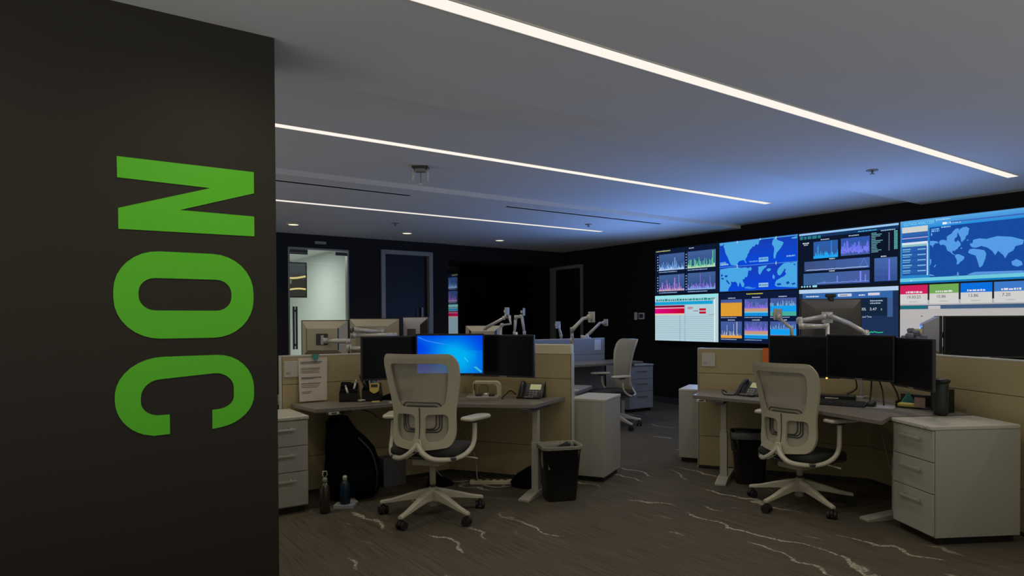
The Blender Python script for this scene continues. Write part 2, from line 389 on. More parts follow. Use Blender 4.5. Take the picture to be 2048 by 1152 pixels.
def pic_01():
    p = Pic(1.31,.731); p.rect(0,0,1,1,(176,206,216)); p.rect(0,.93,1,1,(150,225,232)); p.words(.02,.875,.95,.05,(36,140,140)); p.rect(0,.79,.92,.86,(22,160,212))
    p.rect(.0,.73,.49,.78,(120,14,60)); p.rect(0,.715,.49,.735,(240,150,170)); p.grad(0,.60,.49,.71,(222,10,130),(190,0,20),8,False); p.rect(.0,.57,.49,.60,(235,196,170))
    p.rects([(0,.53-.043*k,.93,.536-.043*k) for k in range(12)], (140,160,165)); p.rect(.49,0,.505,.79,(150,185,205)); p.rect(.94,0,.955,.9,(230,236,240)); p.rect(.41,0,.425,.56,(150,178,190))
    p.rects([(.72,.655,.82,.70),(.72,.59,.82,.635)],(190,16,44)); p.words(.54,.72,.63,.02,(200,40,60)); p.words(.54,.69,.62,.02,(200,40,60)); p.words(.63,.64,.70,.02,(150,60,70)); p.words(.86,.56,.94,.02,(150,150,150))
    return p
def px10(P, pts, col):
    out = []
    for zx, zy in pts:
        top = 115-(zx-25)*.105; bot = 600-(zx-25)*.036; out.append(((zx-25)/770, 1-(zy-top)/(bot-top)))
    P.poly([(min(max(a,.008),.992), min(max(b_,.01),.975)) for a,b_ in out], col)
def pic_10():
    p = Pic(1.31,.731); p.rect(0,0,1,1,(24,84,190)); LAND = (74,166,226)
    p.grad(.01,.51,.99,.985,(8,72,216),(24,62,176),5); p.grad(.01,.01,.99,.49,(6,70,220),(24,60,180),5)
    px10(p,[(85,180),(70,150),(80,112),(215,98),(330,92),(440,82),(434,118),(428,135),(405,128),(390,150),(372,150),(360,172),(345,180),(335,212),(322,226),(318,250),(302,272),(300,290),(312,312),(300,314),(288,286),(262,288),(236,296),(222,312),(215,335),(200,340),(150,333),(128,290),(118,262),(100,232),(88,205)],LAND)
    px10(p,[(28,118),(78,112),(74,128),(60,140),(28,145)],LAND); px10(p,[(30,310),(90,300),(110,325),(60,340),(30,342)],(96,150,214))
    px10(p,[(560,128),(566,98),(580,68),(596,72),(604,84),(622,94),(640,100),(667,112),(664,130),(652,152),(640,172),(622,196),(606,214),(598,240),(590,275),(578,270),(574,246),(578,210),(582,176),(576,152),(564,140)],LAND)
    px10(p,[(738,70),(795,52),(795,75),(765,80),(742,78)],LAND)
    px10(p,[(32,378),(60,372),(130,362),(215,356),(262,362),(300,356),(330,366),(352,352),(366,372),(352,392),(334,384),(328,402),(322,440),(312,456),(300,450),(292,470),(270,478),(276,500),(290,520),(284,548),(264,552),(256,528),(244,504),(236,520),(230,548),(222,546),(214,514),(196,498),(176,500),(160,508),(146,540),(128,560),(118,592),(60,594),(30,596)],LAND)
    for q in ([(40,430),(58,424),(62,440),(46,452)],[(78,440),(108,432),(116,448),(92,456)],[(44,460),(72,462),(70,478),(48,474)],[(96,480),(112,484),(140,520),(128,524),(104,500)],[(150,500),(166,498),(172,530),(160,544)]): px10(p,q,(16,64,180))
    px10(p,[(425,354),(470,344),(516,338),(504,356),(484,372),(468,392),(456,414),(446,432),(432,420),(428,392),(432,374)],LAND); px10(p,[(508,378),(530,368),(552,374),(544,390),(530,402),(514,394)],LAND)
    px10(p,[(566,440),(576,430),(588,452),(582,476),(566,466)],LAND)
    px10(p,[(608,404),(618,374),(640,350),(668,322),(700,312),(740,316),(790,302),(797,420),(797,560),(700,556),(610,552),(588,540),(592,508),(604,488),(626,474),(648,460),(676,446),(692,424),(680,402),(664,398),(652,420),(636,440),(618,436)],LAND)
    for q in ([(604,520),(640,516),(650,534),(612,540)],[(690,506),(716,498),(724,520),(700,530)],[(740,520),(772,512),(776,528),(748,534)],[(672,380),(690,372),(682,402),(670,400)],[(756,330),(776,326),(770,344)]): px10(p,q,(18,66,176))
    px10(p,[(290,552),(330,546),(380,560),(400,556),(402,566),(350,572),(296,566)],(60,140,220))
    p.rect(.53,.545,.65,.63,(124,186,235)); p.rect(.53,.06,.65,.14,(150,196,225)); p.words(.535,.58,.645,.03,(60,120,200)); p.words(.535,.085,.645,.03,(70,120,190)); p.words(.87,.60,.97,.03,(130,180,240)); p.words(.41,.555,.52,.025,(110,165,240)); p.words(.02,.535,.13,.03,(150,190,230))
    p.rect(0,.492,1,.505,(70,130,220)); p.rect(0,.975,1,.99,(90,170,215)); p.rects([(.245,.955,.252,1.),(.545,.965,.552,1.),(.742,.95,.749,1.),(.245,.46,.252,.53),(.742,.47,.749,.53)],(225,240,255))
    return p
def pic_11():
    p = Pic(1.31,.731); p.rect(0,0,1,1,(14,26,58)); p.words(.37,.955,.58,.022,(214,206,70))
    for i,(x,w) in enumerate(((.02,.29),(.345,.30),(.675,.31))):
        for j,y in enumerate((.53,.09)):
            p.words(x+.10,y+.355,x+.20,.02,(190,205,230)); p.grad(x,y,x+w,y+.335,(50,84,140),(72,92,160),4); p.words(x,y-.035,x+w*.75,.018,(150,170,215))
            X,Y = (x,x+w),(y,y+.335)
            if i == 0 and j == 0: p.rect(x,y,x+w,y+.275,(222,156,52)); p.rects([(x+.02+.018*k,y+.262,x+.026+.018*k,y+.278) for k in range(15)],(70,70,110))
            elif i == 0: p.bars(x,y,x+w,y+.335,(232,226,214),44,.12,.45,((.3,.8),(.62,.85),(.76,.98)),.5); p.rect(x,y,x+w,y+.055,(226,162,66)); 
            elif i == 1: p.bars(x,y,x+w,y+.335,(142,112,235),50,.5,.95,(),.8); p.rect(x,y,x+w,y+.15,(196,150,128)); p.rect(x,y,x+w,y+.085,(118,200,214)); p.rect(x,y,x+w,y+.065,(24,140,220))
            else: p.bars(x,y,x+w,y+.335,(150,205,245),50,.5,.9,(),.6); p.rect(x,y,x+w,y+.19,(20,156,238)); p.rect(x,y,x+w,y+.08,(70,170,150) if j == 0 else (170,150,150))
    return p
def pic_20():
    p = Pic(1.31,.731); p.rect(0,0,1,1,(14,22,42)); p.rect(0,.955,1,.99,(150,196,240)); p.rect(0,.90,1,.95,(20,52,98)); p.words(.01,.88,.25,.06,(44,120,130)); p.words(.62,.91,.80,.02,(80,180,220))
    p.words(.04,.80,.11,.022,(200,214,225)); p.words(.055,.77,.10,.022,(180,194,205))
    p.grad(.16,.52,.42,.82,(54,84,140),(44,94,170),3); p.bars(.16,.52,.42,.82,(34,164,240),40,.1,.5,((.14,.7),(.20,.8),(.72,1.)),1.); p.rect(.16,.52,.37,.56,(34,164,240))
    p.grad(.45,.53,.735,.83,(70,96,160),(44,84,170),3); p.line([(.455+.0065*i, .56+.20*random.random()**1.6+(.09 if i in(8,9,30,38) else 0)) for i in range(43)],(106,116,236),.022)
    p.line([(.455+.0065*i, .55+.12*random.random()) for i in range(43)],(120,126,240),.018)
    p.rects([(.75,.86-.026*k,.75+.04+.07*random.random(),.87-.026*k) for k in range(13)],(120,186,200)); p.rects([(.91,.84-.02*k,.92,.85-.02*k) for k in range(15)],(130,140,160)); p.rects([(.96,.86-.022*k,.992,.872-.022*k) for k in range(14)],(100,196,190))
    p.words(.84,.885,.97,.02,(150,190,210)); p.words(.33,.49,.39,.02,(200,215,230)); p.words(.33,.275,.39,.02,(200,215,230)); p.words(.84,.46,.89,.02,(200,215,230)); p.words(.53,.855,.63,.02,(170,190,215)); p.words(.24,.84,.33,.02,(170,190,215))
    p.grad(.06,.30,.735,.475,(60,80,126),(68,100,170),6,False); p.line([(.08+.016*i, .315+.01*random.random()) for i in range(41)],(170,190,225),.012); p.line([(.64,.33),(.68,.46),(.72,.33)],(92,118,200),.012)
    p.grad(.05,.05,.735,.26,(56,98,150),(72,92,160),6,False); p.line([(.2+.012*i, .075+.012*random.random()) for i in range(45)],(120,140,225),.012); p.rects([(.41,.07,.42,.19),(.64,.07,.655,.25),(.69,.07,.70,.19),(.28,.07,.285,.12),(.26,.07,.265,.11),(.60,.07,.605,.12)],(124,136,240))
    p.grad(.78,.06,.99,.445,(52,78,140),(70,104,168),4); p.rects([(.91,.07,.925,.42)],(110,122,236)); p.rects([(.86,.07,.865,.40)],(60,90,190))
    p.rects([(.025+.03*k,.012,.042+.03*k,.04) for k in range(4)]+[(.15,.01,.20,.045)],(150,220,235))
    return p
def pic_21():
    p = Pic(1.31,.731); p.rect(0,0,1,1,(30,48,78)); p.grad(0,0,1,.9,(34,52,86),(26,44,80),4); p.rect(0,.93,1,1,(178,206,236)); p.rect(.04,.82,.95,.925,(50,100,168)); p.rect(.90,.5,.95,.82,(60,92,140))
    p.rect(.58,.52,.90,.82,(20,38,62)); p.words(.08,.86,.22,.025,(200,215,235)); p.words(.35,.86,.40,.025,(200,215,235)); p.rect(.42,.855,.56,.905,(196,204,222)); p.words(.44,.872,.52,.016,(60,70,90)); p.words(.63,.86,.69,.025,(210,220,235)); p.rect(.72,.86,.83,.905,(206,206,222))
    p.words(.61,.76,.65,.02,(170,190,210)); p.words(.61,.72,.66,.02,(170,190,210)); p.words(.74,.76,.86,.02,(170,190,210)); p.words(.74,.72,.84,.02,(170,190,210))
    p.text(.655,.61,.045,'95%',(206,216,226),.75); p.text(.735,.61,.045,'3.47',(206,216,226),1.1); p.text(.84,.61,.045,'s',(190,200,210)); p.text(.655,.49,.032,'Load Time',(190,200,214),.9)
    p.line([(.60+.0075*i, .235+.022*random.random()+(.10 if i==4 else .06 if i in(3,5) else 0)) for i in range(36)],(40,196,130),.014)
    p.rects([(.14+.011*k,.105,.149+.011*k,.175) for k in range(12)]+[(.33+.011*k,.105,.339+.011*k,.175) for k in range(12)],(24,200,60))
    return p
def px30(P, pts, col):
    out = []
    for zx, zy in pts:
        top = 130-(zx-60)*.118; bot = 828-(zx-60)*.02; out.append(((zx-40)/1403, 1-(zy-top)/(bot-top)))
    P.poly([(min(max(a,.25),.995), min(max(b_,.085),.86)) for a,b_ in out], col)
def pic_30():
    p = Pic(1.31,.731); p.rect(0,0,1,1,(40,130,200)); p.grad(0,.85,1,1,(30,140,220),(90,165,225),4); p.text(.03,.92,.05,'OUTAGE ANALYZER',(120,215,245),.70); p.words(.30,.955,.42,.025,(150,205,240)); p.words(.355,.885,.40,.035,(235,240,250)); p.words(.41,.89,.50,.03,(190,215,245)); p.rect(.42,.90,1,.925,(60,110,190))
    p.rect(.25,.08,1,.86,(24,74,160)); LN = (86,156,228)
    px30(p,[(500,372),(502,350),(520,338),(552,334),(588,344),(586,300),(602,285),(640,262),(660,232),(688,206),(722,204),(716,232),(704,262),(700,300),(676,318),(668,344),(690,364),(704,340),(722,352),(740,378),(738,404),(716,420),(706,440),(690,446),(676,462),(652,460),(648,482),(664,498),(684,506),(676,512),(640,492),(622,470),(600,464),(588,446),(576,404),(548,388),(520,396)],LN)
    px30(p,[(708,244),(730,214),(762,192),(800,186),(832,206),(824,240),(820,276),(796,292),(786,330),(766,346),(754,366),(744,350),(738,310),(718,272)],LN)
    px30(p,[(680,512),(700,500),(728,502),(748,514),(782,532),(776,556),(756,578),(736,590),(716,616),(696,618),(700,580),(694,552),(678,532)],LN); px30(p,[(804,338),(826,334),(822,346),(806,348)],LN); px30(p,[(738,428),(756,424),(752,440),(740,440)],LN)
    px30(p,[(395,346),(440,346),(484,352),(490,374),(458,372),(436,392),(428,424),(420,400),(395,392)],LN); px30(p,[(395,548),(412,560),(410,598),(395,626)],LN); px30(p,[(440,640),(462,612),(468,622),(450,648)],LN)
    px30(p,[(836,392),(848,376),(866,380),(872,340),(900,330),(940,322),(1010,330),(1120,300),(1260,310),(1380,350),(1370,400),(1300,420),(1280,470),(1230,500),(1200,560),(1180,520),(1130,470),(1100,520),(1070,470),(1020,430),(960,410),(900,430),(862,424)],LN)
    px30(p,[(818,484),(836,446),(870,440),(930,448),(990,460),(1010,500),(1000,560),(970,640),(940,660),(925,600),(900,520),(850,502)],LN); px30(p,[(1260,600),(1310,570),(1360,600),(1370,640),(1320,660),(1270,640)],LN)
    px30(p,[(384,742),(394,724),(430,732),(452,744)],(100,160,220)); px30(p,[(630,745),(700,742),(706,700),(718,712),(722,745)],(90,150,220)); px30(p,[(806,744),(850,722),(900,708),(1380,705),(1380,745)],(90,150,220))
    p.words(.265,.815,.33,.025,(120,180,235)); p.words(.265,.785,.33,.025,(120,180,235)); p.words(.345,.835,.42,.02,(150,200,240)); p.rect(.262,.73,.272,.77,(120,170,230))
    p.rect(.015,.13,.235,.86,(40,92,168)); p.rect(.015,.81,.235,.90,(206,210,205)); p.rect(.015,.76,.235,.80,(52,100,176)); p.rect(.015,.715,.235,.728,(200,170,222)); p.rect(.015,.62,.235,.655,(214,230,242)); p.rect(.015,.585,.235,.62,(140,190,196)); p.rect(.228,.12,.238,.62,(195,220,246))
    p.rects([(.02,.535-.085*k,.09+.012*(k%2),.555-.085*k) for k in range(5)]+[(.02,.505-.085*k,.085,.518-.085*k) for k in range(5)],(110,180,216)); p.rects([(.15,.53-.085*k,.22,.543-.085*k) for k in range(5)],(150,205,232)); p.rects([(.02,.485-.085*k,.22,.494-.085*k) for k in range(5)],(30,70,140))
    p.rect(0,.03,1,.085,(110,200,222)); p.rect(0,0,1,.03,(20,120,190)); p.rect(.09,.035,.10,.05,(230,245,255))
    return p
def pic_31():
    p = Pic(1.31,.731); p.rect(0,0,1,1,(176,174,176)); p.rect(0,.62,1,.68,(64,90,124)); p.rect(.0,.63,.22,.67,(20,110,120)); p.rect(.24,.62,.34,.67,(190,190,190))
    for k,(c,tx) in enumerate((((206,34,92),'19:30:23'),((112,168,84),'10.86'),((10,110,220),'13.86'),((60,120,200),'7.20'))):
        x = .0+.25*k; p.rect(x,.70,x+.235,1,(208,206,204)); p.rect(x,.86,x+.235,1,c); p.words(x+.05,.875,x+.19,.03,(225,220,225)); p.text(x+.055,.79,.045,tx,(70,70,80),1.); p.rect(x+.235,.76,x+.25,1,(40,40,50)); p.words(x+.08,.73,x+.15,.015,(170,170,170))
    p.rects([(.20,.52,.215,.535)],(90,90,110)); p.grad(0,0,1,.6,(170,170,176),(182,178,174),4)
    p.rect(.18,.50,.195,.515,(90,90,110))
    return p
SW, SH, SZ, SX, SY0 = 1.331, .7513, 1.0262, 8.124, 7.971
descr = {(0,1):('video wall display with four small spiky charts, top left of the bank', pic_00), (0,0):('video wall display with a pale table and a red bar, bottom left of the bank', pic_01),
 (1,1):('video wall display with two stacked blue world maps', pic_10), (1,0):('video wall display with six small charts, one of them solid orange', pic_11),
 (2,1):('video wall display with dark dashboard of blue charts and number columns', pic_20), (2,0):('video wall display with slate dashboard reading 95% and 3.47', pic_21),
 (3,1):('video wall display headed OUTAGE ANALYZER with map of the Americas', pic_30), (3,0):('video wall display with red, green and blue number cards on pale grey', pic_31)}
for (i,j),(lab,fn) in descr.items():
    t = thing('display_panel', lab, 'display', (SX, SY0-(i+.5)*SW, SZ+(j+.5)*SH), R(-90), 'displays of the video wall')
    B().box(-SW/2+.001,SW/2-.001,0,.096,-SH/2+.001,SH/2-.001).build('bezel', M_dark, t)
    fn().build('screen', M_pic, t, (0,-.001,0))

# ------------------------------------------------------------------ lettering on the column
def letter(name, lab, loops, holes=()):
    m = B(); m.plate(loops, list(holes), lambda x,z: ((x,3.298,z),(0,-1,0)), .004)
    return tag(m.build(name, M_green), lab, 'letter')
letter('sign_letter', 'big green letter N turned sideways on the dark column, topmost', [(.237,2.069),(.771,2.069),(.771,1.972),(.467,1.868),(.771,1.866),(.771,1.775),(.240,1.770),(.240,1.856),(.589,1.976),(.238,1.982)])
letter('sign_letter', 'big green letter O turned sideways on the dark column, in the middle', rrect(.545,.372,.17,.492,1.499,8), [rrect(.362,.138,.062,.490,1.502,6)])
co = []
def arcp(cx, cy, rx, ry, a0, a1, n=8): return [(cx+rx*math.cos(R(a0+(a1-a0)*k/n)), cy+ry*math.sin(R(a0+(a1-a0)*k/n))) for k in range(n+1)]
co = [(.420,.902),(.36,.900)]+arcp(.375,1.06,.155,.16,250,180)[0:]+arcp(.40,1.075,.18,.16,175,90)+arcp(.61,1.08,.153,.156,90,0)+arcp(.595,1.05,.168,.14,0,-80)+[(.587,.907)]
ci = [(.587,.992)]+arcp(.60,1.045,.077,.053,-80,0,5)+arcp(.60,1.085,.077,.07,5,90,6)+arcp(.39,1.065,.077,.075,90,180,6)+arcp(.385,1.045,.072,.06,180,260,5)+[(.420,.986)]
letter('sign_letter', 'big green letter C turned sideways on the dark column, lowest', co+ci)

# ------------------------------------------------------------------ ceiling fittings
def spot(name, loc, aim, power, col, size=150, blend=1.):
    l = bpy.data.lights.new(name,'SPOT'); l.energy = power; l.color = col; l.spot_size = R(size); l.spot_blend = blend; l.shadow_soft_size = 0
    o = bpy.data.objects.new(name, l); C.objects.link(o); o.location = loc; o.rotation_euler = Vector(aim).to_track_quat('-Z','Y').to_euler(); return o

M_strip = emat('warm_white_tube', (1.,.93,.84), 1.0)
def strip(y, x0, x1, z, lab):
    t = thing('linear_ceiling_light', lab, 'ceiling light', ((x0+x1)/2, y, z), 0, 'linear ceiling lights')
    h = (x1-x0)/2
    B().box(-h,h,-.046,.046,-.004,.0).build('diffuser', M_strip, t)
    f = B(); f.box(-h-.01,h+.01,-.052,-.046,-.006,0); f.box(-h-.01,h+.01,.046,.052,-.006,0); f.box(h,h+.008,-.046,.046,-.006,0); f.box(-h-.008,-h,-.046,.046,-.006,0)
    f.build('trim_frame', M_white, t)
    n = 6
    for k in range(n): spot('unseen_overhead_spot', (x0+(x1-x0)*(k+.5)/n, y, z-.02), (0,0,-1), 15.5*(x1-x0)/8, (1.,.89,.66), 165)
strip(4.922, -1.5, 6.92, ZC, 'long ceiling light line, the middle one, ending over the right-hand desk')
strip(7.69, -.9, 6.72, ZL, 'thin ceiling light line farthest back, near the three downlights')
strip(2.53, -1.5, 7.3, ZL, 'nearest ceiling light line, cut off at the top right')
for k in range(6): spot('unseen_overhead_spot', (-.8+1.5*k, .15, ZL-.02), (0,0,-1), 12.5, (1.,.89,.66), 165)  # added overhead spots out of view, no fixture, to brighten the near area
for x0, x1, lab in ((1.0,3.11,'dark slot air diffuser in the ceiling, beside the column'),(4.33,6.86,'dark slot air diffuser in the ceiling, near the display wall')):
    t = thing('slot_diffuser', lab, 'air diffuser', ((x0+x1)/2, 6.62, ZL), 0, 'slot air diffusers'); h = (x1-x0)/2
    B().box(-h,h,-.030,.030,-.003,.0).build('slot', M_slot, t); q = B(); q.box(-h,h,-.036,-.030,-.004,0); q.box(-h,h,.030,.036,-.004,0); q.build('flange', M_ceil, t)
M_lampw = emat('downlight_lamp', (1.,.80,.52), 1.6)
for x, lab in ((2.73,'recessed downlight above the glass office door'),(4.41,'recessed downlight above the grey-framed door, middle of three'),(6.07,'recessed downlight farthest right, before the dark recess')):
    t = thing('downlight', lab, 'downlight', (x, 9.51, ZL), 0, 'recessed downlights')
    r = B(); r.loft([[(a*math.cos(k*R(15)), a*math.sin(k*R(15)), z) for k in range(24)] for a, z in ((.09,0),(.09,-.008),(.072,-.010),(.068,-.004))], cap=False); r.build('trim_ring', M_white, t)
    B().cyl(0,0,-.006,-.003,.068).build('lamp', M_lampw, t); spot('downlight_beam', (x,9.51,ZL-.02), (0,0,-1), 12, (1.,.8,.55), 110)
# ceiling projector-like mount
t = thing('ceiling_mount', 'small white two-pronged mount hanging from the ceiling behind the long light', 'ceiling mount', (2.70,5.53,ZC), R(-36))
B().box(-.07,.07,-.05,.05,-.018,0).build('mounting_plate', M_dark2, t)
B().box(-.045,.045,-.03,.03,-.05,-.018).build('housing', M_frame, t, .004)
for sx in (-1,1): B().tube([(sx*.062,0,-.018),(sx*.066,0,-.10),(sx*.066,0,-.13)], .009, 8).build('prong', M_white, t)
B().cyl(0,0,-.155,-.05,.004).build('stem', M_frame, t); B().cyl(0,0,-.165,-.148,.016).build('nozzle', M_white, t)
for (x,y,z,lab) in ((3.83,8.63,ZL,'small round sprinkler head in the ceiling near the downlights'),(6.06,7.21,ZL,'small round sprinkler head in the ceiling beside the right slot diffuser'),(5.94,3.15,ZL,'small round sprinkler head in the ceiling above the display wall')):
    t = thing('sprinkler_head', lab, 'sprinkler', (x,y,z), 0, 'ceiling sprinklers'); B().lathe([(.05,0),(.05,-.006),(.02,-.010)]).build('escutcheon', M_frame, t); B().lathe([(.008,-.006),(.008,-.03),(.022,-.032),(.022,-.036)],12).build('deflector', M_frame, t)
# wall controls
t = thing('light_switch', 'white rectangular light switch on the black wall beside the displays', 'light switch', (WX,8.51,1.44), R(-90)); B().box(-.036,.036,-.012,0,-.065,.065).build('plate', M_white, t, .003); B().box(-.012,.012,-.018,-.012,-.03,.03).build('rocker', M_white, t)
t = thing('thermostat', 'square white-framed thermostat on the black wall next to the light switch', 'thermostat', (WX,8.365,1.44), R(-90)); B().box(-.065,.065,-.022,0,-.055,.055).build('frame', M_white, t, .003); B().box(-.046,.046,-.024,-.021,-.035,.035).build('display', M_dark2, t)

# ------------------------------------------------------------------ workstation furniture
def partition(p0, p1, z1, lab, tile=None, rail=False, end=(0,1), seam=.885, th=.06, inset0=0.):
    p0, p1 = Vector((*p0,0)), Vector((*p1,0)); d = p1-p0; L = d.length
    t = thing('partition_panel', lab, 'partition', p0, math.atan2(d.y,d.x), 'low office partitions')
    tile = tile or M_tan; zt = z1-.012; h = th/2
    B().box(inset0,L-.006,-h+.006,h-.006,.012,zt).build('core', M_dark2, t)
    for s in (-1,1):
        for a, b, nm in ((.03,.30,'lower_tile'),(.304,seam-.002,'middle_tile'),(seam+.002,zt-(.0 if not rail else .07),'upper_tile')):
            B().box(.012, L-.01, s*(h-.006), s*h, a, b).build(nm, tile, t, .0015)
    if rail: B().box(.035,L-.004,-h-.006,h+.006,zt-.07,z1).build('top_rail', M_rail, t, .004)
    else: B().box(.03,L,-h-.001,h+.001,zt,z1).build('top_cap', M_trim, t, .002)
    if end[0]: B().box(-.008,.0,-h-.001,h+.001,0,z1).build('end_trim', M_trim, t, .002)
    if end[1]: B().box(L-.006,L+.002,-h-.001,h+.001,0,z1-(.07 if rail else 0)).build('end_trim', M_trim, t, .002)
    return t
N1 = (2.95,5.50); N2 = (4.10,7.45); NB = (5.635,2.985)
partition(N1, (1.466,5.50), 1.112, 'tan office partition behind the left desk, with a paper sheet pinned to it')
partition(N1, (3.59,4.482), 1.175, 'tan office partition with cream top rail to the right of the left desk', rail=True)
partition(N1, N2, 1.112, 'tan office partition running back edge-on between the monitors', end=(0,0))
partition(N2, (6.53,7.45), 1.118, 'grey office partition behind the far chair, blue-lit, with a note on it', tile=M_bluetile)
partition(NB, (4.905,4.25), 1.117, 'tan office partition to the left of the right-hand chair')
partition(NB, (4.70,1.04), 1.117, 'tan office partition at the right edge behind the right-hand desk')
partition(NB, (7.0,2.985), 1.112, 'tan office partition hidden behind the three dark monitors, reaching to the display wall', end=(0,1))

def desk(name, lab, poly, z, legs=(), group='height-adjustable desks', mtop=None):
    cx = sum(p[0] for p in poly)/len(poly); cy = sum(p[1] for p in poly)/len(poly)
    t = thing(name, lab, 'desk', (cx,cy,0), 0, group); P = [(x-cx,y-cy) for x,y in poly]
    B().prism(P, z-.03, z).build('desk_top', mtop or M_desk, t, .003)
    for (fx,fy,ang,ln,off) in legs:             # foot front point, direction, length, column offset along the foot
        dx, dy = math.cos(ang), math.sin(ang); x, y = fx-cx, fy-cy
        f = B().at((x,y,0),ang); f.add([(0,-.045,0),(ln,-.045,0),(ln,.045,0),(0,.045,0),(0,-.045,.018),(off-.05,-.045,.045),(ln-.03,-.045,.045),(ln,-.045,.015),(0,.045,.018),(off-.05,.045,.045),(ln-.03,.045,.045),(ln,.045,.015)],
            [(0,3,2,1),(0,1,7,6,5,4),(3,8,9,10,11,2),(4,5,9,8),(5,6,10,9),(6,7,11,10),(0,4,8,3),(1,2,11,7)]); f.at((x,y,0),ang); f.box(.02,.06,-.03,.03,0.0,.006)
        f.build('foot', M_leg, t, .003)
        c = B().at((x,y,0),ang); c.box(off-.028,off+.028,-.03,.03,.04,.42); c.build('leg_column', M_leg, t, .003)
        c = B().at((x,y,0),ang); c.box(off-.022,off+.022,-.024,.024,.42,z-.06); c.build('leg_slide', M_leg, t, .002)
        c = B().at((x,y,0),ang); c.box(off-.22,off+.25,-.03,.03,z-.06,z-.03); c.build('top_bracket', M_dark2, t, .003)
    return t
# left desk
dA = desk('corner_desk', 'brown-grey corner desk on the left, carrying the glowing blue monitor', [(1.535,5.455),(1.585,5.0),(2.21,4.985),(3.01,4.225),(3.52,4.50),(2.92,5.455)], .735,
     legs=((2.905,4.235,R(30),.62,.24),(1.84,4.96,R(90),.45,.30)))
for (x,y,zz) in ((1.70,5.02,.70),): pass
t = thing('desk_control', 'small white height switch under the front edge of the left desk', 'desk switch', (1.72,5.03,.705)); B().box(-.04,.04,-.03,.03,-.022,0).build('body', M_white, t, .003); B().box(-.02,.02,-.033,-.029,-.016,-.006).build('buttons', M_dark2, t)
dB = desk('corner_desk', 'brown-grey corner desk on the right, carrying three dark monitors', [(4.455,3.925),(4.575,3.27),(4.41,2.69),(4.285,2.205),(4.515,2.272),(5.03,1.98),(5.575,2.965),(4.88,4.175)], .735,
     legs=((4.49,3.66,R(30),.55,.20),(4.50,2.44,R(-22),.55,.28)))
t = thing('desk_control', 'small white height switch under the left corner of the right desk', 'desk switch', (4.50,3.86,.705), R(-60)); B().box(-.04,.04,-.03,.03,-.022,0).build('body', M_white, t, .003); B().box(-.02,.02,-.033,-.029,-.016,-.006).build('buttons', M_dark2, t)
dD = desk('desk', 'blue-lit desk top beyond the long partition, under the bare monitor arms', [(3.14,5.45),(3.66,4.62),(4.33,5.10),(3.90,5.85)], .735, legs=())
dD2 = desk('corner_desk', 'far desk beside the chair that faces left, in front of the blue-lit partition', [(4.12,7.41),(3.75,6.70),(4.45,6.35),(4.85,6.75),(6.70,6.80),(6.70,7.41)], .80, legs=((6.50,6.72,R(90),.6,.3),(4.55,6.5,R(120),.5,.25)))
dC = desk('corner_desk', 'desk behind the left partition carrying three monitors seen from behind', [(1.5,5.54),(1.5,6.2),(2.5,6.2),(3.35,7.35),(3.95,7.30),(2.93,5.54)], .735, legs=((1.7,6.15,R(-90),.55,.25),(3.2,7.0,R(-30),.5,.25)))
dX = desk('desk', 'desk beyond the far partition carrying a monitor seen from behind', [(4.15,7.49),(4.15,8.25),(6.5,8.25),(6.5,7.49)], .735, legs=((4.4,8.2,R(-90),.6,.3),(6.3,8.2,R(-90),.6,.3)))
dE = desk('desk', 'desk behind the right partition carrying the raised monitor seen from behind', [(5.17,3.90),(5.77,4.25),(6.3,3.6),(6.9,3.6),(6.9,3.03),(5.66,3.03)], .735, legs=((5.75,4.10,R(210),.45,.25),))
dF = desk('desk', 'desk by the display wall carrying two monitors at the right edge', [(5.70,2.93),(6.9,2.93),(6.9,2.30),(6.30,2.2),(5.6,1.0),(4.98,1.36)], .735, legs=((6.8,2.35,R(90),.5,.25),(5.6,1.3,R(150),.5,.25)))
# small legs for the near wing of the station behind the partition
for (x,y) in ((3.80,4.74),(3.88,5.55)):
    B().box(-.025,.025,-.025,.025,0,.705).build('leg', M_leg, dD).location = (x-dD.location.x, y-dD.location.y, 0)

def pedestal(lab, p, rz, w, d, h, drawers=(.30,.30,.40), front=True, lock=True, mt=None, mtop=None):
    """origin at front-left floor corner; front faces local -Y"""
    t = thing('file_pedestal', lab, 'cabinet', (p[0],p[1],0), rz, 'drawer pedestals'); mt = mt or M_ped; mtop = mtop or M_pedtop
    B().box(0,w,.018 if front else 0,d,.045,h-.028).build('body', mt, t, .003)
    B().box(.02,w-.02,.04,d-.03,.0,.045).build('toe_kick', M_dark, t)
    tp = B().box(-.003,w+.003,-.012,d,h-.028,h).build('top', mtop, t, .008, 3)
    if front:
        H = h-.028-.055; z = h-.032; tot = sum(drawers)
        for q in drawers:
            hh = H*q/tot; dr = B().box(.004,w-.004,0,.016,z-hh+.005,z).build('drawer', mt, t, .002)
            hb = B(); hz = z-.055 if hh > .12 else z-hh*.35
            for sx in (-1,1): hb.box(w/2+sx*.07-.006,w/2+sx*.07+.006,-.026,.002,hz-.007,hz+.007)
            hb.box(w/2-.105,w/2+.105,-.032,-.022,hz-.010,hz+.004); hb.build('handle', M_handle, dr, .001)
            z -= hh
        if lock: B().at((w-.055,-.012,h-.014),rx=R(90)).cyl(0,0,0,.008,.008).build('lock', M_handle, t)
    return t
pedestal('light grey three-drawer pedestal at the left, half hidden by the dark column', (1.12,4.97), R(0), .40,.47,.70)
pedestal('light grey drawer pedestal at the right edge, its drawers angled away', (4.525,2.255), R(-120), .39,.58,.73)
pedestal('plain-backed grey pedestal standing beside the long partition end', (4.19,4.545), R(30+90), .31,.46,.71, front=False)
pedestal('plain-backed grey pedestal standing behind the left partition of the right desk', (5.547,4.415), R(30+90), .40,.47,.71, front=False)
M_pedblue = mat('grey_enamel_cool', (.36,.37,.40), .42)
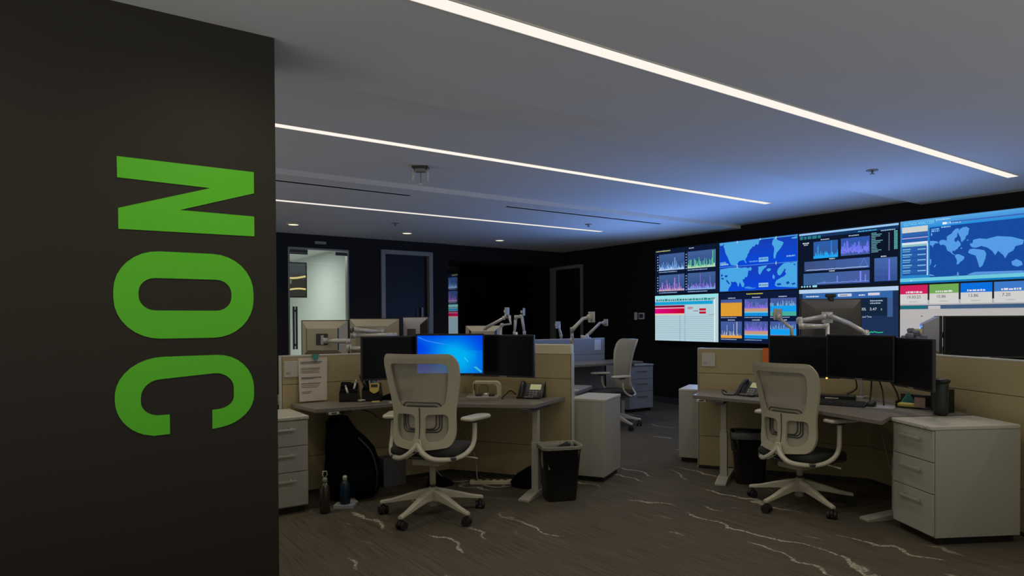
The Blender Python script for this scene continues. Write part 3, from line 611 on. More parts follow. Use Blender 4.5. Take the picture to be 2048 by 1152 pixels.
pedestal('grey three-drawer pedestal against the black wall behind the far chair', (6.93,7.32), R(-3), .47,.55,.71, mt=M_pedblue, mtop=M_pedblue)

# ------------------------------------------------------------------ chair
def back_fn(x, z):
    """side profile of the back: lumbar forward, top reclined; edges wrap forward"""
    zz = (z-.47)/.66
    y = -.235 + .045*math.sin(min(1,max(0,zz))*math.pi*.9) - .115*max(0,zz-.25)**1.3 + 1.35*x*x
    return (x, y, z), (0, -1, .12)
def interp_loop(pts, n=5): return [(p.x, p.y) for p in [Vector((a[0],a[1],0)) for a in []]] or pts
def dense(loop, n=3):
    o = []
    for i,(a,b) in enumerate(loop):
        c, d = loop[(i+1)%len(loop)]
        L = math.hypot(c-a,d-b); k = max(1, int(L/.03))
        for j in range(k): o.append((a+(c-a)*j/k, b+(d-b)*j/k))
    return o
def round_poly(pts, r, n=5):
    out = []; N = len(pts)
    for i in range(N):
        p = Vector(pts[i]); a = (Vector(pts[i-1])-p); b = (Vector(pts[(i+1)%N])-p); ra = min(r if not isinstance(r,list) else r[i], a.length*.45, b.length*.45)
        A = p+a.normalized()*ra; Bq = p+b.normalized()*ra
        for k in range(n+1):
            t = k/n; out.append(tuple((1-t)**2*A+2*t*(1-t)*p+t*t*Bq))
    return out
def make_chair(lab, loc, rz, base_rot, drop=0, armup=0):
    t = thing('office_chair', lab, 'chair', loc, rz, 'putty mesh-back task chairs')
    # base
    hub = B().cyl(0,0,.07,.205,.034,.028); hub.build('hub', M_chbase, t)
    for k in range(5):
        a = base_rot-rz+R(72*k)
        g = B().at((0,0,0),a); rings = []
        for (r,w,zt,zb) in ((.02,.030,.198,.110),(.10,.026,.180,.118),(.20,.022,.148,.104),(.30,.019,.115,.086),(.385,.017,.096,.074)):
            rings.append([(r,-w,zb),(r,w,zb),(r,w*.95,zt-.006),(r,w*.5,zt),(r,-w*.5,zt),(r,-w*.95,zt-.006)])
        g.loft(rings, smooth=False); g.build('base_leg', M_chbase, t, .003)
        cx, cy = .365*math.cos(a), .365*math.sin(a); ca = a+R(60+37*k)
        cs = B().at((cx,cy,0),ca); cs.cyl(0,0,.045,.078,.008,seg=8); cs.at((cx,cy,0),ca).loft([[(x,yy,z) for x,z in arcp(0,.030,.034,.034,0,180,8)] for yy in (-.011,.011)])
        c = cs.build('caster', M_rubber, t)
        wl = B()
        for s in (-1,1): wl.at((cx,cy,0),ca).loft([[(.029*math.cos(q*R(22.5)), s*yy, .029+.029*math.sin(q*R(22.5))) for q in range(16)] for yy in (.013,.016,.029,.031)])
        wl.build('wheel', M_rubber, c)
    B().cyl(0,0,.20,.225,.020).build('gas_column', M_dark2, t); B().cyl(0,0,.225,.385-drop,.022).build('gas_column_sleeve', M_chair, t)
    mch = B(); mch.prism([(-.10,-.13),(.10,-.13),(.12,.0),(.09,.12),(-.09,.12),(-.12,0)],.378,.435); mch.build('tilt_mechanism', M_chair, t, .01)
    # seat
    pan = B(); sh = round_poly([(-.245,-.20),(.245,-.20),(.25,.22),(.19,.27),(-.19,.27),(-.25,.22)], .06)
    pan.prism(sh,.435,.455); pan.build('seat_pan', M_dark2, t, .006)
    cu = B(); rings = []
    for sc, z in ((.94,.455),(1.,.47),(1.,.495),(.96,.512),(.86,.518)): rings.append([(x*sc, .02+(y-.02)*sc, z-.22*max(0,y-.12)**1.3*(z>.49)) for x,y in sh])
    cu.loft(rings); cu.build('seat', M_seat, t)
    # back frame with one large opening above and two small windows below
    outer = round_poly([(-.272,1.10),(-.240,1.160),(.240,1.160),(.272,1.10),(.270,1.00),(.228,.76),(.234,.60),(.205,.522),(0,.500),(-.205,.522),(-.234,.60),(-.228,.76),(-.270,1.00)], .045)
    hole = round_poly([(-.212,1.095),(.212,1.095),(.205,.99),(.168,.795),(-.168,.795),(-.205,.99)], .05)
    wl = round_poly([(-.188,.745),(-.038,.745),(-.034,.60),(-.055,.560),(-.150,.568),(-.190,.625)], .035)
    wr_ = [(-x,z) for x,z in wl][::-1]
    fr = B().plate(dense(outer),[dense(hole),dense(wl),dense(wr_)],back_fn,.022,.035); fr.build('back_frame', M_chair, t, .004)
    sp = B(); sp.plate(dense([(-.012,.79),(.012,.79),(.010,.60),(-.010,.60)]),[],lambda x,z:(tuple(Vector(back_fn(x,z)[0])+Vector((0,-.013,0))),(0,-1,0)),.006); 
    B().plate(dense([(-.0035,.792),(.0035,.792),(.0025,.585),(-.0025,.585)]),[],lambda x,z:(tuple(Vector(back_fn(x,z)[0])+Vector((0,-.0125,0))),(0,-1,0)),.003).build('spine_slot', M_dark2, t)
    # knitted membrane, one layer forward of the frame, shaped in rings
    ms = B(); om = dense(round_poly([(-.235,1.13),(.235,1.13),(.235,1.0),(.195,.76),(.195,.555),(-.195,.555),(-.195,.76),(-.235,1.0)], .05)); cx0, cz0 = 0, .86; rings = []
    for q in [1,.92,.8,.65,.5,.35,.2,.06]:
        ring = []
        for x,z in om:
            X, Z = cx0+(x-cx0)*q, cz0+(z-cz0)*q; p, nn = back_fn(X,Z); ring.append((p[0], p[1]+.018, p[2]))
        rings.append(ring)
    ms.loft(rings, cap=False); ms.add(rings[-1],[tuple(range(len(om)))]); ms.build('mesh_back', M_mesh, t)
    # lumbar pad: nested rounded tubes
    for s in (1,):
        lp = B()
        for w, h, zc in ((.28,.20,.725),(.25,.165,.72),(.21,.13,.71)):
            L = dense(rrect(w,h,.035,0,zc)); L.append(L[0]); lp.tube([(x,back_fn(x,z)[0][1]+.013,z) for x,z in L], .004, 6)
        lp.build('lumbar_support', M_dark2, t)
    # bracket + arms
    for s in (-1,1):
        P = spline([(s*.004,-.250,.560),(s*.020,-.266,.525),(s*.062,-.275,.485),(s*.12,-.262,.456),(s*.20,-.19,.445),(s*.265,-.11,.456),(s*.302,-.04,.495),(s*.313,.0,.55),(s*.313,.01,.62),(s*.310,.015,.685+armup)],5)
        n = len(P); rr = [.021-.004*min(1,i/(n*.5)) for i in range(n)]
        a = B().tube(P, rr, 10, flat=.75).build('arm_support', M_chbase, t)
        B().box(s*.308-.022,s*.308+.022,-.02,.05,.672+armup,.688+armup).build('arm_bracket', M_dark2, a)
        pd = B(); shp = round_poly([(-.056,-.13),(.052,-.13),(.056,.11),(.03,.145),(-.03,.145),(-.058,.11)], .04)
        pd.at((s*.315,.03,0),-s*R(14)); pd.loft([[(x*k_,y*k_,z+armup) for x,y in shp] for k_,z in ((.82,.688),(1.,.694),(1.,.706),(.93,.715),(.7,.718))]); pd.build('arm_pad', M_chbase, t)
    B().plate(dense([(-.022,.585),(.022,.585),(.035,.53),(.10,.455),(.07,.452),(0,.50),(-.07,.452),(-.10,.455),(-.035,.53)]),[],lambda x,z:((x,-.262-.1*(.52-z),z),(0,-1,0)),.016).build('back_bracket', M_chbase, t, .003)
    lv = B().tube([(.20,-.02,.435),(.30,-.02,.43),(.345,-.02,.425)], .006, 6); lv.build('height_lever', M_chair, t)
    if drop:
        for ch in t.children:
            if not ch.name.startswith(('hub','base_leg','caster','gas_col')): ch.location.z -= drop
    return t
make_chair('putty mesh-back office chair in front of the glowing blue monitor, seen from behind', (2.195,4.335,0), R(-50), R(-7))
make_chair('putty mesh-back office chair at the right-hand desk, in front of three dark monitors', (4.50,2.93,0), R(-92), R(104), .09, .055)
make_chair('putty mesh-back office chair facing left by the far pedestal', (5.86,6.50,0), R(73), R(-22), .03)

# ------------------------------------------------------------------ monitors
def monitor(lab, loc, rz, w=.55, h=.335, backm=None, pic=None, tilt=0, rot=None, webcam=False, led=False, deep=.05, group='desktop monitors'):
    t = thing('monitor', lab, 'monitor', loc, rz, group); backm = backm or M_dark2
    B().box(-w/2,w/2,-.012,.010,-h/2,h/2).build('bezel', M_dark, t, .002)
    if pic: pic.build('screen', picmat('desktop_picture', 1.0), t, (0,-.0125,0))
    else: B().box(-w/2+.012,w/2-.012,-.0135,-.0115,-h/2+.014,h/2-.012).build('screen', M_glassblk, t)
    s = B(); a, b = w/2*.97, h/2*.97; c, d = w/2*.62, h/2*.56
    s.loft([[(-a,.010,-b),(a,.010,-b),(a,.010,b),(-a,.010,b)],[(-c,.010+deep,-d),(c,.010+deep,-d),(c,.010+deep,d),(-c,.010+deep,d)]], smooth=False)
    bk = s.build('back_shell', backm, t, .003)
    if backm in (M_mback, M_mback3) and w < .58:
        for sx in (-1,1): B().add([(sx*a*.985,.0125,-b*.95),(sx*a*.985,.0125,b*.95),(sx*(c+.004),.0125+deep*.93,d*.97),(sx*(c+.004),.0125+deep*.93,-d*.97)],[(0,1,2,3)]).build('side_dark_facet', M_dark, t)  # added black sheets darken the sloped sides of the shell
    B().box(-.055,.055,.010+deep,.016+deep,-.055,.055).build('mounting_plate', M_dark2, t)
    lg = B().box(-.03,.03,-.0145,-.012,-h/2+.004,-h/2+.010).build('badge', M_frame, t)
    if led: B().box(.172,.186,-.018,-.012,-h/2-.004,-h/2+.008).build('indicator_light', emat('amber_led',(1.,.55,.12),1.6), t)
    if webcam:
        wc = B().box(-.045,.045,-.02,.02,h/2+.012,h/2+.045); wc.build('webcam', M_dark, t, .006); B().box(-.02,.02,-.025,.03,h/2-.02,h/2+.012).build('webcam_clip', M_dark, t, .002)
    return t
def desktop():
    w, h = .52, .300; p = Pic(w,h)
    nx, ny = 64, 38
    a, b, c = lin((0,56,228)), lin((0,174,240)), lin((16,120,200))
    for i in range(nx):
        L = []
        for j in range(ny):
            x, y = (i+.5)/nx, (j+.5)/ny; g = math.exp(-(((x-.56)/.30)**2+((y-.36)/.50)**2)); g2 = max(0,1-abs((y-.95+.55*x)/.22))*.25 if x < .9 else 0
            q = min(1, g*1.15+g2*.5+.15*(x>.5)*(y<.6)); col = tuple(a[k]*(1-q)+b[k]*q for k in range(3)); lo = max(0,.35-y)*.9; col = tuple(col[k]*(1-lo)+c[k]*lo for k in range(3))
            n = len(p.v); p.v += [((u-.5)*w,-.0001,(v-.5)*h) for u,v in ((i/nx,j/ny),((i+1)/nx,j/ny),((i+1)/nx,(j+1)/ny),(i/nx,(j+1)/ny))]; p.f.append((n,n+1,n+2,n+3)); p.c.append(col)
    p.k = 12
    p.line([(.02,.96),(.12,.88),(.26,.82),(.40,.78)],(60,140,250),.02); p.line([(.40,.78),(.60,.70),(.72,.55)],(30,150,245),.012)
    p.line([(.72,.42),(.78,.30)],(70,200,245),.02); p.poly([(.86,.16),(.90,.18),(.99,.05),(.97,.02)],(60,180,215))
    return p
monitor('middle monitor on the left desk, switched on with a bright blue desktop', (2.589,4.796,1.113), R(-36), .545, .33, pic=desktop())
monitor('dark monitor left of the glowing blue one on the left desk', (2.213,5.008,1.092), R(-3), .55, .342)
monitor('dark monitor right of the glowing blue one on the left desk', (2.969,4.599,1.096), R(-60), .55, .342)
monitor('leftmost of the three dark monitors on the right desk, behind the chair', (4.910,3.163,1.082), R(-71), .55, .335, led=True)
monitor('middle one of the three dark monitors on the right desk', (4.825,2.649,1.10), R(-96), .55, .332)
monitor('rightmost of the three dark monitors on the right desk, turned sharply', (4.692,2.207,1.082), R(-126), .50, .34)
# seen from behind (their screens face away)
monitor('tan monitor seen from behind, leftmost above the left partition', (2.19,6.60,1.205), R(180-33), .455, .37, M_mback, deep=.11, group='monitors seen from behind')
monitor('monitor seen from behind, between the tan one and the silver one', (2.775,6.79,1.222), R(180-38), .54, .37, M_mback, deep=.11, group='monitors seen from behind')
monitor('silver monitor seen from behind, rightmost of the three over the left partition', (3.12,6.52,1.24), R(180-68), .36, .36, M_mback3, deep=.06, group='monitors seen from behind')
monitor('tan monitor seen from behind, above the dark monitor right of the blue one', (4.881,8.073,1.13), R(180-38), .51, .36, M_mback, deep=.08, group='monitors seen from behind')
monitor('raised dark monitor with webcam seen from behind, in front of the display wall', (5.878,3.509,1.36), R(180-36), .575, .42, M_mback2, webcam=True, deep=.07, group='monitors seen from behind')
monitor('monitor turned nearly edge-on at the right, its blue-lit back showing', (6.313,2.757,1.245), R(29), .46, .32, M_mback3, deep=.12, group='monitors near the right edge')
monitor('large dark monitor at the right edge in front of the pale display', (6.46,2.44,1.225), R(-46), .66, .36, group='monitors near the right edge')

# ------------------------------------------------------------------ monitor arms
def arm(lab, base, segs, z0=.735, head=None, hrz=0, r=.016, group='silver monitor arms', pole=True, ptop=None):
    """segs: list of polylines in world coordinates, each one arm link"""
    t = thing('monitor_stand', lab, 'monitor arm', (base[0],base[1],z0), 0, group)
    def Lc(p): return (p[0]-base[0], p[1]-base[1], p[2]-z0)
    if pole:
        top = (ptop or max(p[2] for s in segs for p in s))-z0
        B().cyl(0,0,0,top,r*1.05).build('pole', M_arm, t); B().box(-.05,.05,-.04,.04,0,.015).build('clamp', M_arm, t, .003)
    for s in segs:
        P = [Lc(p) for p in s]; m = B()
        m.tube(P, [r*1.25]+[r*1.05]*(len(P)-2)+[r*.9], 8, smooth=True, flat=1.25); lk = m.build('link', M_arm, t)
        for p in (P[0],P[-1]): B().at((p[0],p[1],p[2])).cyl(0,0,-.026,.026,r*1.35,seg=14).build('joint', M_arm, lk)
    if head:
        p = Lc(head); m = B().at(p,hrz); m.box(-.05,.05,-.008,.0,-.05,.05); m.box(-.018,.018,0,.04,-.018,.018); m.box(-.014,.014,-.012,-.008,-.045,.045); m.build('head_plate', M_arm, t, .003)
    return t
def bk(loc, rz, d):      # point behind a monitor
    return (loc[0]-math.sin(rz)*d, loc[1]+math.cos(rz)*d, loc[2])
arm('silver arm stretched across the back of the leftmost tan monitor', (2.55,6.15,0), [[(2.55,6.15,1.12),(2.30,6.25,1.12)],[(2.295,6.25,1.13),(2.292,6.252,1.19)],[(2.29,6.25,1.19),(2.14,6.44,1.195)]], ptop=1.14, head=(2.13,6.50,1.20), hrz=R(-33))
arm('silver folded arm behind the middle back-facing monitor', (2.83,6.40,0), [[(2.83,6.40,1.235),(2.44,6.50,1.235)],[(2.435,6.51,1.235),(2.43,6.515,1.29)],[(2.43,6.515,1.295),(2.75,6.55,1.265)]], ptop=1.25, head=(2.76,6.60,1.26), hrz=R(-38))
arm('silver two-link arm rising above the far tan monitor to a bare head plate', (4.94,7.72,0), [[(4.80,7.90,1.27),(4.95,7.66,1.41)],[(4.97,7.64,1.43),(4.975,7.64,1.50)],[(5.0,7.60,1.42),(5.01,7.58,1.33),(4.92,7.66,1.315)]], ptop=1.32, head=(4.973,7.62,1.50), hrz=R(20))
arm('paired silver arms folded upright right of the far tan monitor', (5.08,7.55,0), [[(5.035,7.50,1.41),(5.02,7.51,1.20)],[(5.03,7.49,1.42),(5.09,7.45,1.43)],[(5.095,7.44,1.42),(5.125,7.43,1.21)]], ptop=1.22, head=(5.11,7.42,1.49), hrz=R(40))
arm('bare silver monitor arm standing at the end of the cream-railed partition', (3.835,4.80,0), [[(3.82,4.78,1.20),(3.812,4.772,1.285)],[(3.812,4.772,1.29),(3.955,4.79,1.393),(4.03,4.79,1.405)]], ptop=1.29, head=(4.055,4.79,1.408), hrz=R(85), r=.013, group='bare monitor arms of the far desk')
arm('bare silver monitor arm reaching right above the far blue-lit partition', (6.233,7.47,0), [[(6.17,7.49,1.135),(6.24,7.46,1.135)],[(6.233,7.457,1.15),(6.457,7.43,1.333),(6.50,7.40,1.335)]], z0=1.118, ptop=1.16, head=(6.52,7.38,1.34), hrz=R(85), r=.016, group='bare monitor arms of the far desk')
arm('square head plate of a bare monitor arm in front of the wall door frame', (5.874,7.60,0), [[(5.874,7.60,1.15),(5.85,7.62,1.29)]], z0=.735, ptop=1.16, head=(5.816,7.60,1.309), hrz=R(10), r=.016, group='bare monitor arms of the far desk')
arm('three-branched silver arm holding the raised monitor with the webcam', (5.50,3.31,0), [[(5.62,3.42,1.40),(5.36,3.50,1.365)],[(5.345,3.48,1.375),(5.335,3.46,1.32)],[(5.34,3.455,1.318),(5.50,3.32,1.318)],[(5.68,3.40,1.41),(5.66,3.20,1.34),(5.565,3.0,1.262)],[(5.565,2.997,1.25),(5.57,2.99,1.12)]], ptop=1.33, head=(5.69,3.43,1.395), hrz=R(-36))
arm('slim silver arm rising left of the raised monitor with the webcam', (5.262,3.50,0), [[(5.255,3.49,1.10),(5.25,3.50,1.30),(5.235,3.62,1.40)]], ptop=1.10, head=(5.25,3.64,1.425), hrz=R(-10), r=.013)
# stands behind the front monitors
arm('monitor stand with arms behind the three screens of the left desk', (2.86,5.26,0), [[(2.86,5.26,1.05),(2.64,4.87,1.11)],[(2.86,5.26,1.0),(2.22,5.08,1.09)],[(2.86,5.26,1.02),(3.03,4.64,1.096)]], ptop=1.08, group='arms behind the front monitors')
arm('monitor stand with arms behind the three screens of the right desk', (5.38,2.94,0), [[(5.38,2.94,1.05),(4.905,2.66,1.10)],[(5.38,2.94,1.0),(4.985,3.19,1.082)],[(5.38,2.94,1.02),(4.95,2.22,1.06),(4.76,2.155,1.082)]], ptop=1.08, group='arms behind the front monitors')
arm('arm carrying the two monitors at the right edge', (6.35,2.62,0), [[(6.35,2.62,1.2),(6.27,2.71,1.24)],[(6.35,2.62,1.15),(6.52,2.52,1.22)]], ptop=1.22, group='arms behind the right-edge monitors')

# ------------------------------------------------------------------ desk phones, keyboards and small things
def phone(lab, loc, rz, lit=True):
    t = thing('desk_phone', lab, 'telephone', loc, rz, 'desk telephones')
    b_ = B(); b_.loft([[(-.10,-.09,0),(.10,-.09,0),(.10,.09,0),(-.10,.09,0)],[(-.10,-.09,.018),(.10,-.09,.018),(.10,.09,.03),(-.10,.09,.03)]], smooth=False); b_.build('base', M_dark, t, .004)
    f = B().at((0,.0,.025),rx=R(48)); f.box(-.105,.105,-.065,.105,0,.022); body = f.build('face', M_dark2, t, .005)
    s = B().at((0,.0,.025),rx=R(48)); s.box(-.012,.082,.038,.090,.022,.025); s.build('display', emat('phone_display',(.34,.33,.17),.9) if lit else M_paper, t)
    k = B().at((0,.0,.025),rx=R(48))
    for i in range(3):
        for j in range(4): k.box(-.01+i*.026,.008+i*.026,-.055+j*.020,-.042+j*.020,.022,.026)
    k.build('keypad', M_frame, t)
    h = B().at((0,.0,.025),rx=R(48)); h.tube(spline([(-.075,-.06,.030),(-.075,-.05,.045),(-.075,.02,.055),(-.075,.085,.045),(-.075,.10,.030)],4), .020, 10, flat=.8); h.build('handset', M_dark, t)
    B().box(-.03,.05,-.097,-.085,.012,.022).build('front_label', M_frame, t)
    for s_ in (-1,1): B().add([(s_*.10,.02,0),(s_*.108,.02,0),(s_*.108,.09,0),(s_*.10,.09,0),(s_*.10,.085,.13),(s_*.108,.085,.13)],[(0,1,2,3),(0,4,5,1),(2,5,4,3),(0,3,4),(1,5,2)]).build('side_wing', M_dark, t)
    return t
phone('black desk phone with lit yellow display on the left desk', (3.25,4.62,.735), R(-52))
phone('black desk phone on the right desk, partly behind the chair', (4.81,3.60,.735), R(-96))
tag(B().tube(spline([(4.74,3.79,.75),(4.69,3.80,.775),(4.66,3.76,.745),(4.68,3.70,.741),(4.72,3.66,.745)],5),.006,6).build('phone_cord', M_cable), 'black cord looping off the phone on the right desk', 'cord')
tag(B().tube(spline([(2.99,4.66,.741),(3.03,4.72,.743),(3.09,4.76,.76),(3.14,4.76,.79),(3.17,4.72,.76)],5),.006,6).build('phone_cord', M_cable), 'black cord looping off the phone on the left desk', 'cord')
def keyboard(lab, loc, rz):
    t = thing('keyboard', lab, 'keyboard', loc, rz); b_ = B().loft([[(-.22,-.075,0),(.22,-.075,0),(.22,.075,0),(-.22,.075,0)],[(-.22,-.075,.012),(.22,-.075,.012),(.22,.075,.026),(-.22,.075,.026)]], smooth=False); b_.build('case', M_dark, t, .003)
    k = B()
    for j in range(5):
        for i in range(18): k.box(-.205+i*.0228,-.187+i*.0228,-.062+j*.0255,-.043+j*.0255,.012+.003*j,.020+.003*j)
    k.build('keys', M_dark2, t); return t
keyboard('black keyboard on the right desk right of the chair', (4.80,2.83,.735), R(-72))
# laptop edge / tray on left desk
t = thing('tray', 'thin silver tray of small items on the left desk, right of the chair', 'tray', (2.93,4.83,.735), R(-40)); B().box(-.16,.11,-.02,.13,0.0,.012).build('tray_base', M_arm, t, .002)
for k,(x,y,lab,mm) in enumerate(((-.06,.06,'small dark gadget on the silver tray, the left one',M_dark2),(.0,.08,'small silver gadget on the silver tray, the middle one',M_arm),(.05,.05,'small dark gadget on the silver tray, the right one',M_dark2))):
    q = B().at((2.93+x*math.cos(R(-40))-y*math.sin(R(-40)), 4.83+x*math.sin(R(-40))+y*math.cos(R(-40)), .747), R(-40+20*k)).loft([[(x_*s,y_*s,z) for x_,y_ in rrect(.05,.035,.012)] for s,z in ((1,0),(1,.014),(.7,.022))]).build('gadget', mm); tag(q, lab, 'gadget', 'gadgets on the tray')
# rounded beige bracket stand
t = thing('speaker_stand', 'beige rounded arch-shaped stand on the left desk under the blue monitor', 'stand', (3.02,4.94,.735), R(-38))
oa = [(-.115,0),(-.115,.115)]+arcp(-.10,.115,.015,.015,180,90,4)+arcp(.07,.08,.05,.05,90,0,6)+[(.12,0)]
ia = [(.088,0)]+arcp(.055,.065,.033,.045,0,90,6)+[(-.10,.110),(-.10,0)]
B().plate(oa+ia,[],lambda x,z:((x,0,z),(0,-1,0)),.10).build('arch', M_rail, t, .003)
tag(B().at((3.00,4.97,.737),R(-38)).loft([[(.045*math.cos(a*R(20)),yy,.052+.045*math.sin(a*R(20))) for a in range(18)] for yy in (-.02,.03)]).build('speaker', M_tan), 'small round speaker tucked inside the beige arch stand', 'speaker')
# organisers
t = thing('desk_organizer', 'black sloped desk organizer holding pens, left one beside the pinned sheet', 'organizer', (1.965,5.33,.735), R(-30), 'black desk organizers')
B().prism([(-.075,-.06),(.075,-.06),(.075,.06),(-.075,.06)],0,.01).build('base', M_dark, t)
def shell(m,x0,x1,y0,y1,zf,zb):
    m.add([(x0,y0,0),(x1,y0,0),(x1,y1,0),(x0,y1,0),(x0,y0,zf),(x1,y0,zf),(x1,y1,zb),(x0,y1,zb)],[(0,1,5,4),(1,2,6,5),(2,3,7,6),(3,0,4,7)])
m = B(); 
for (a,b_,c,d,zf,zb) in ((-.075,.075,-.06,-.02,.07,.09),(-.075,.075,-.02,.02,.10,.13),(-.075,.0,.02,.06,.145,.15),(.0,.075,.02,.06,.125,.14)): shell(m,a,b_,c,d,zf,zb)
m.v = [(x+(-.12*z if x > 0 else .0), y+.0*z, z) for x,y,z in m.v]; m.build('compartments', M_dark, t)
t2 = thing('desk_organizer', 'black pen organizer with a yellow note on it, right one on the left desk', 'organizer', (2.12,5.25,.735), R(-36), 'black desk organizers')
m = B(); shell(m,-.07,.08,-.055,-.01,.09,.11); shell(m,-.07,.0,-.01,.05,.13,.16); shell(m,.0,.08,-.01,.05,.13,.14); m.prism([(-.07,-.055),(.08,-.055),(.08,.05),(-.07,.05)],0,.008); m.v = [(x*(1-1.6*z) if x > 0 else x, y, z) for x,y,z in m.v]; m.build('compartments', M_dark, t2)
t = thing('calculator', 'small yellow calculator leaning on the black pen organizer', 'calculator', (2.10,5.16,.80), R(-36)); B().at(rx=R(-12)).loft([[(x,yy,z) for x,z in round_poly([(-.040,.085),(.040,.085),(.036,.02),(.0,0),(-.036,.02)],.012)] for yy in (-.008,.004)],smooth=False).build('body', M_yellow, t); B().at(rx=R(-12)).box(-.026,.026,-.010,-.007,.052,.074).build('display', M_dark2, t)
tag(B().at((2.10,5.13,.741),R(-20)).box(-.03,.03,-.012,.012,-.006,.004).build('sticky_note', M_yellow), 'yellow slip lying at the foot of the black pen organizer', 'note')
def pen(lab, loc, rx, ry, mm, L=.14, r=.0055, grp='pens in the black organizers'):
    t = thing('pen', lab, 'pen', loc, 0, grp); t.rotation_euler = (R(rx),R(ry),R(-36)); B().cyl(0,0,0,L*.8,r).build('barrel', mm, t); B().cyl(0,0,L*.8,L,r*.95,r*.6).build('cap', mm, t); return t
M_blue = mat('blue_plastic',(.06,.16,.38),.4); M_pink = mat('mauve_plastic',(.40,.22,.34),.4); M_teal = mat('teal_plastic',(.05,.26,.22),.5)
pen('white pen in the left organizer, leaning right', (1.985,5.33,.78), 0, 14, M_white, .13, .008); pen('white pen in the left organizer, leaning left', (1.945,5.31,.78), 0, -16, M_white, .09, .008)
pen('thick black marker leaning out to the left of the right organizer', (2.10,5.28,.80), 0, -26, M_dark, .16, .013); pen('blue pen upright in the right organizer', (2.13,5.27,.80), 2, 2, M_blue, .16, .008)
pen('mauve pen leaning right in the right organizer', (2.15,5.27,.80), 0, 14, M_pink, .15, .008); pen('pale blue pen at the back of the right organizer', (2.12,5.29,.80), -5, -5, M_mback3, .16, .007); pen('teal marker low in the right organizer', (2.14,5.24,.80), 6, 6, M_teal, .115, .011)
tag(B().at((2.01,5.20,.752),R(10)).box(-.025,.025,-.018,.018,-.003,.003).build('note_card', M_paper), 'small pale card in the front slot of the left organizer', 'card').rotation_euler = (0,0,0)
# sheet, tags, clip
t = thing('paper_sheet', 'printed sheet held by a green clip on the left partition', 'paper', (1.713,5.466,.925), 0); sh = B()
sh.add([(-.118,-.003,.165),(.112,-.003,.165),(.098,-.035,-.178),(-.118,-.035,-.178)],[(0,1,2,3)]); sh.v; sh.build('page', M_paper, t, recalc=False)
M_ink = mat('faded_ink',(.22,.19,.17),.8); ink = B()
for r0,(z,w,hh) in enumerate(((.135,.17,.008),(.122,.15,.005),(.085,.15,.004),(.075,.15,.004),(.062,.14,.004),(.05,.15,.004),(.012,.16,.008),(.002,.10,.005),(-.035,.15,.007),(-.052,.14,.004),(-.065,.13,.004),(-.10,.08,.004),(-.112,.07,.004))):
    yy = -.0045-.032*(.165-z)/.343; yy2 = -.0045-.032*(.165-z+hh)/.343; ink.add([(-.10,yy,z),(-.10+w,yy,z),(-.10+w,yy2,z-hh),(-.10,yy2,z-hh)],[(0,1,2,3)])
ink.build('print', M_ink, t, recalc=False)
t = thing('binder_clip', 'green clip at the top of the pinned sheet', 'clip', (1.73,5.462,1.095)); B().add([(-.03,-.012,.02),(.03,-.012,.02),(.016,-.016,-.02),(-.016,-.016,-.02),(-.03,.0,.02),(.03,.0,.02),(.016,.0,-.02),(-.016,0,-.02)],[(0,3,2,1),(4,5,6,7),(0,1,5,4),(1,2,6,5),(2,3,7,6),(3,0,4,7)]).build('jaw', M_teal, t); B().tube([(0,-.014,-.018),(0,-.024,-.03),(0,-.018,-.04)],.004,6).build('lever', M_teal, t)
def nametag(lab, loc, rz, w=.12, h=.125):
    t = thing('name_plate', lab, 'name plate', loc, rz, 'partition name plates'); B().box(-w/2,w/2,-.006,0,-h/2,h/2).build('plate', M_trim, t, .002)
    q = B(); q.box(-w/2+.012,-w/2+.045,-.0068,-.006,-.03,-.026); q.box(-w/2+.012,-w/2+.052,-.0068,-.006,-.040,-.036); q.build('print', M_ink, t); return t
nametag('small grey name plate at the left end of the left partition', (1.548,5.469,1.005), 0); nametag('small grey name plate on the partition left of the right-hand chair', (4.925,4.147,1.01), R(-60))
t = thing('note_sheet', 'white note on the far blue-lit partition', 'paper', (6.40,7.42,1.02), 0); B().box(-.06,.06,-.003,0,-.075,.075).build('page', mat('bright_paper',(.8,.8,.82),.7), t)
tag(B().at((5.175,3.705,1.035),R(-60)).box(-.030,.030,-.004,.0,-.09,.09).build('orange_card', mat('orange_card',(.85,.20,.03),.6)), 'orange card hanging on the partition behind the right-hand chair', 'card')
tag(B().at((2.25,5.02,.7365),R(-20)).box(-.08,.07,-.05,.05,-.001,.002).build('note_paper', M_paper), 'white slip of paper on the left desk beside the chair', 'paper')
# dark pouch
t = thing('pouch', 'flat dark pouch lying on the left desk behind the white slip', 'pouch', (2.33,5.22,.735), R(-30)); B().loft([[(x*s,y*s,z+.25*(x+.12)*(z>0)) for x,y in rrect(.25,.13,.03)] for s,z in ((.9,0),(1,.012),(.97,.028),(.8,.036))]).build('body', M_cloth, t)
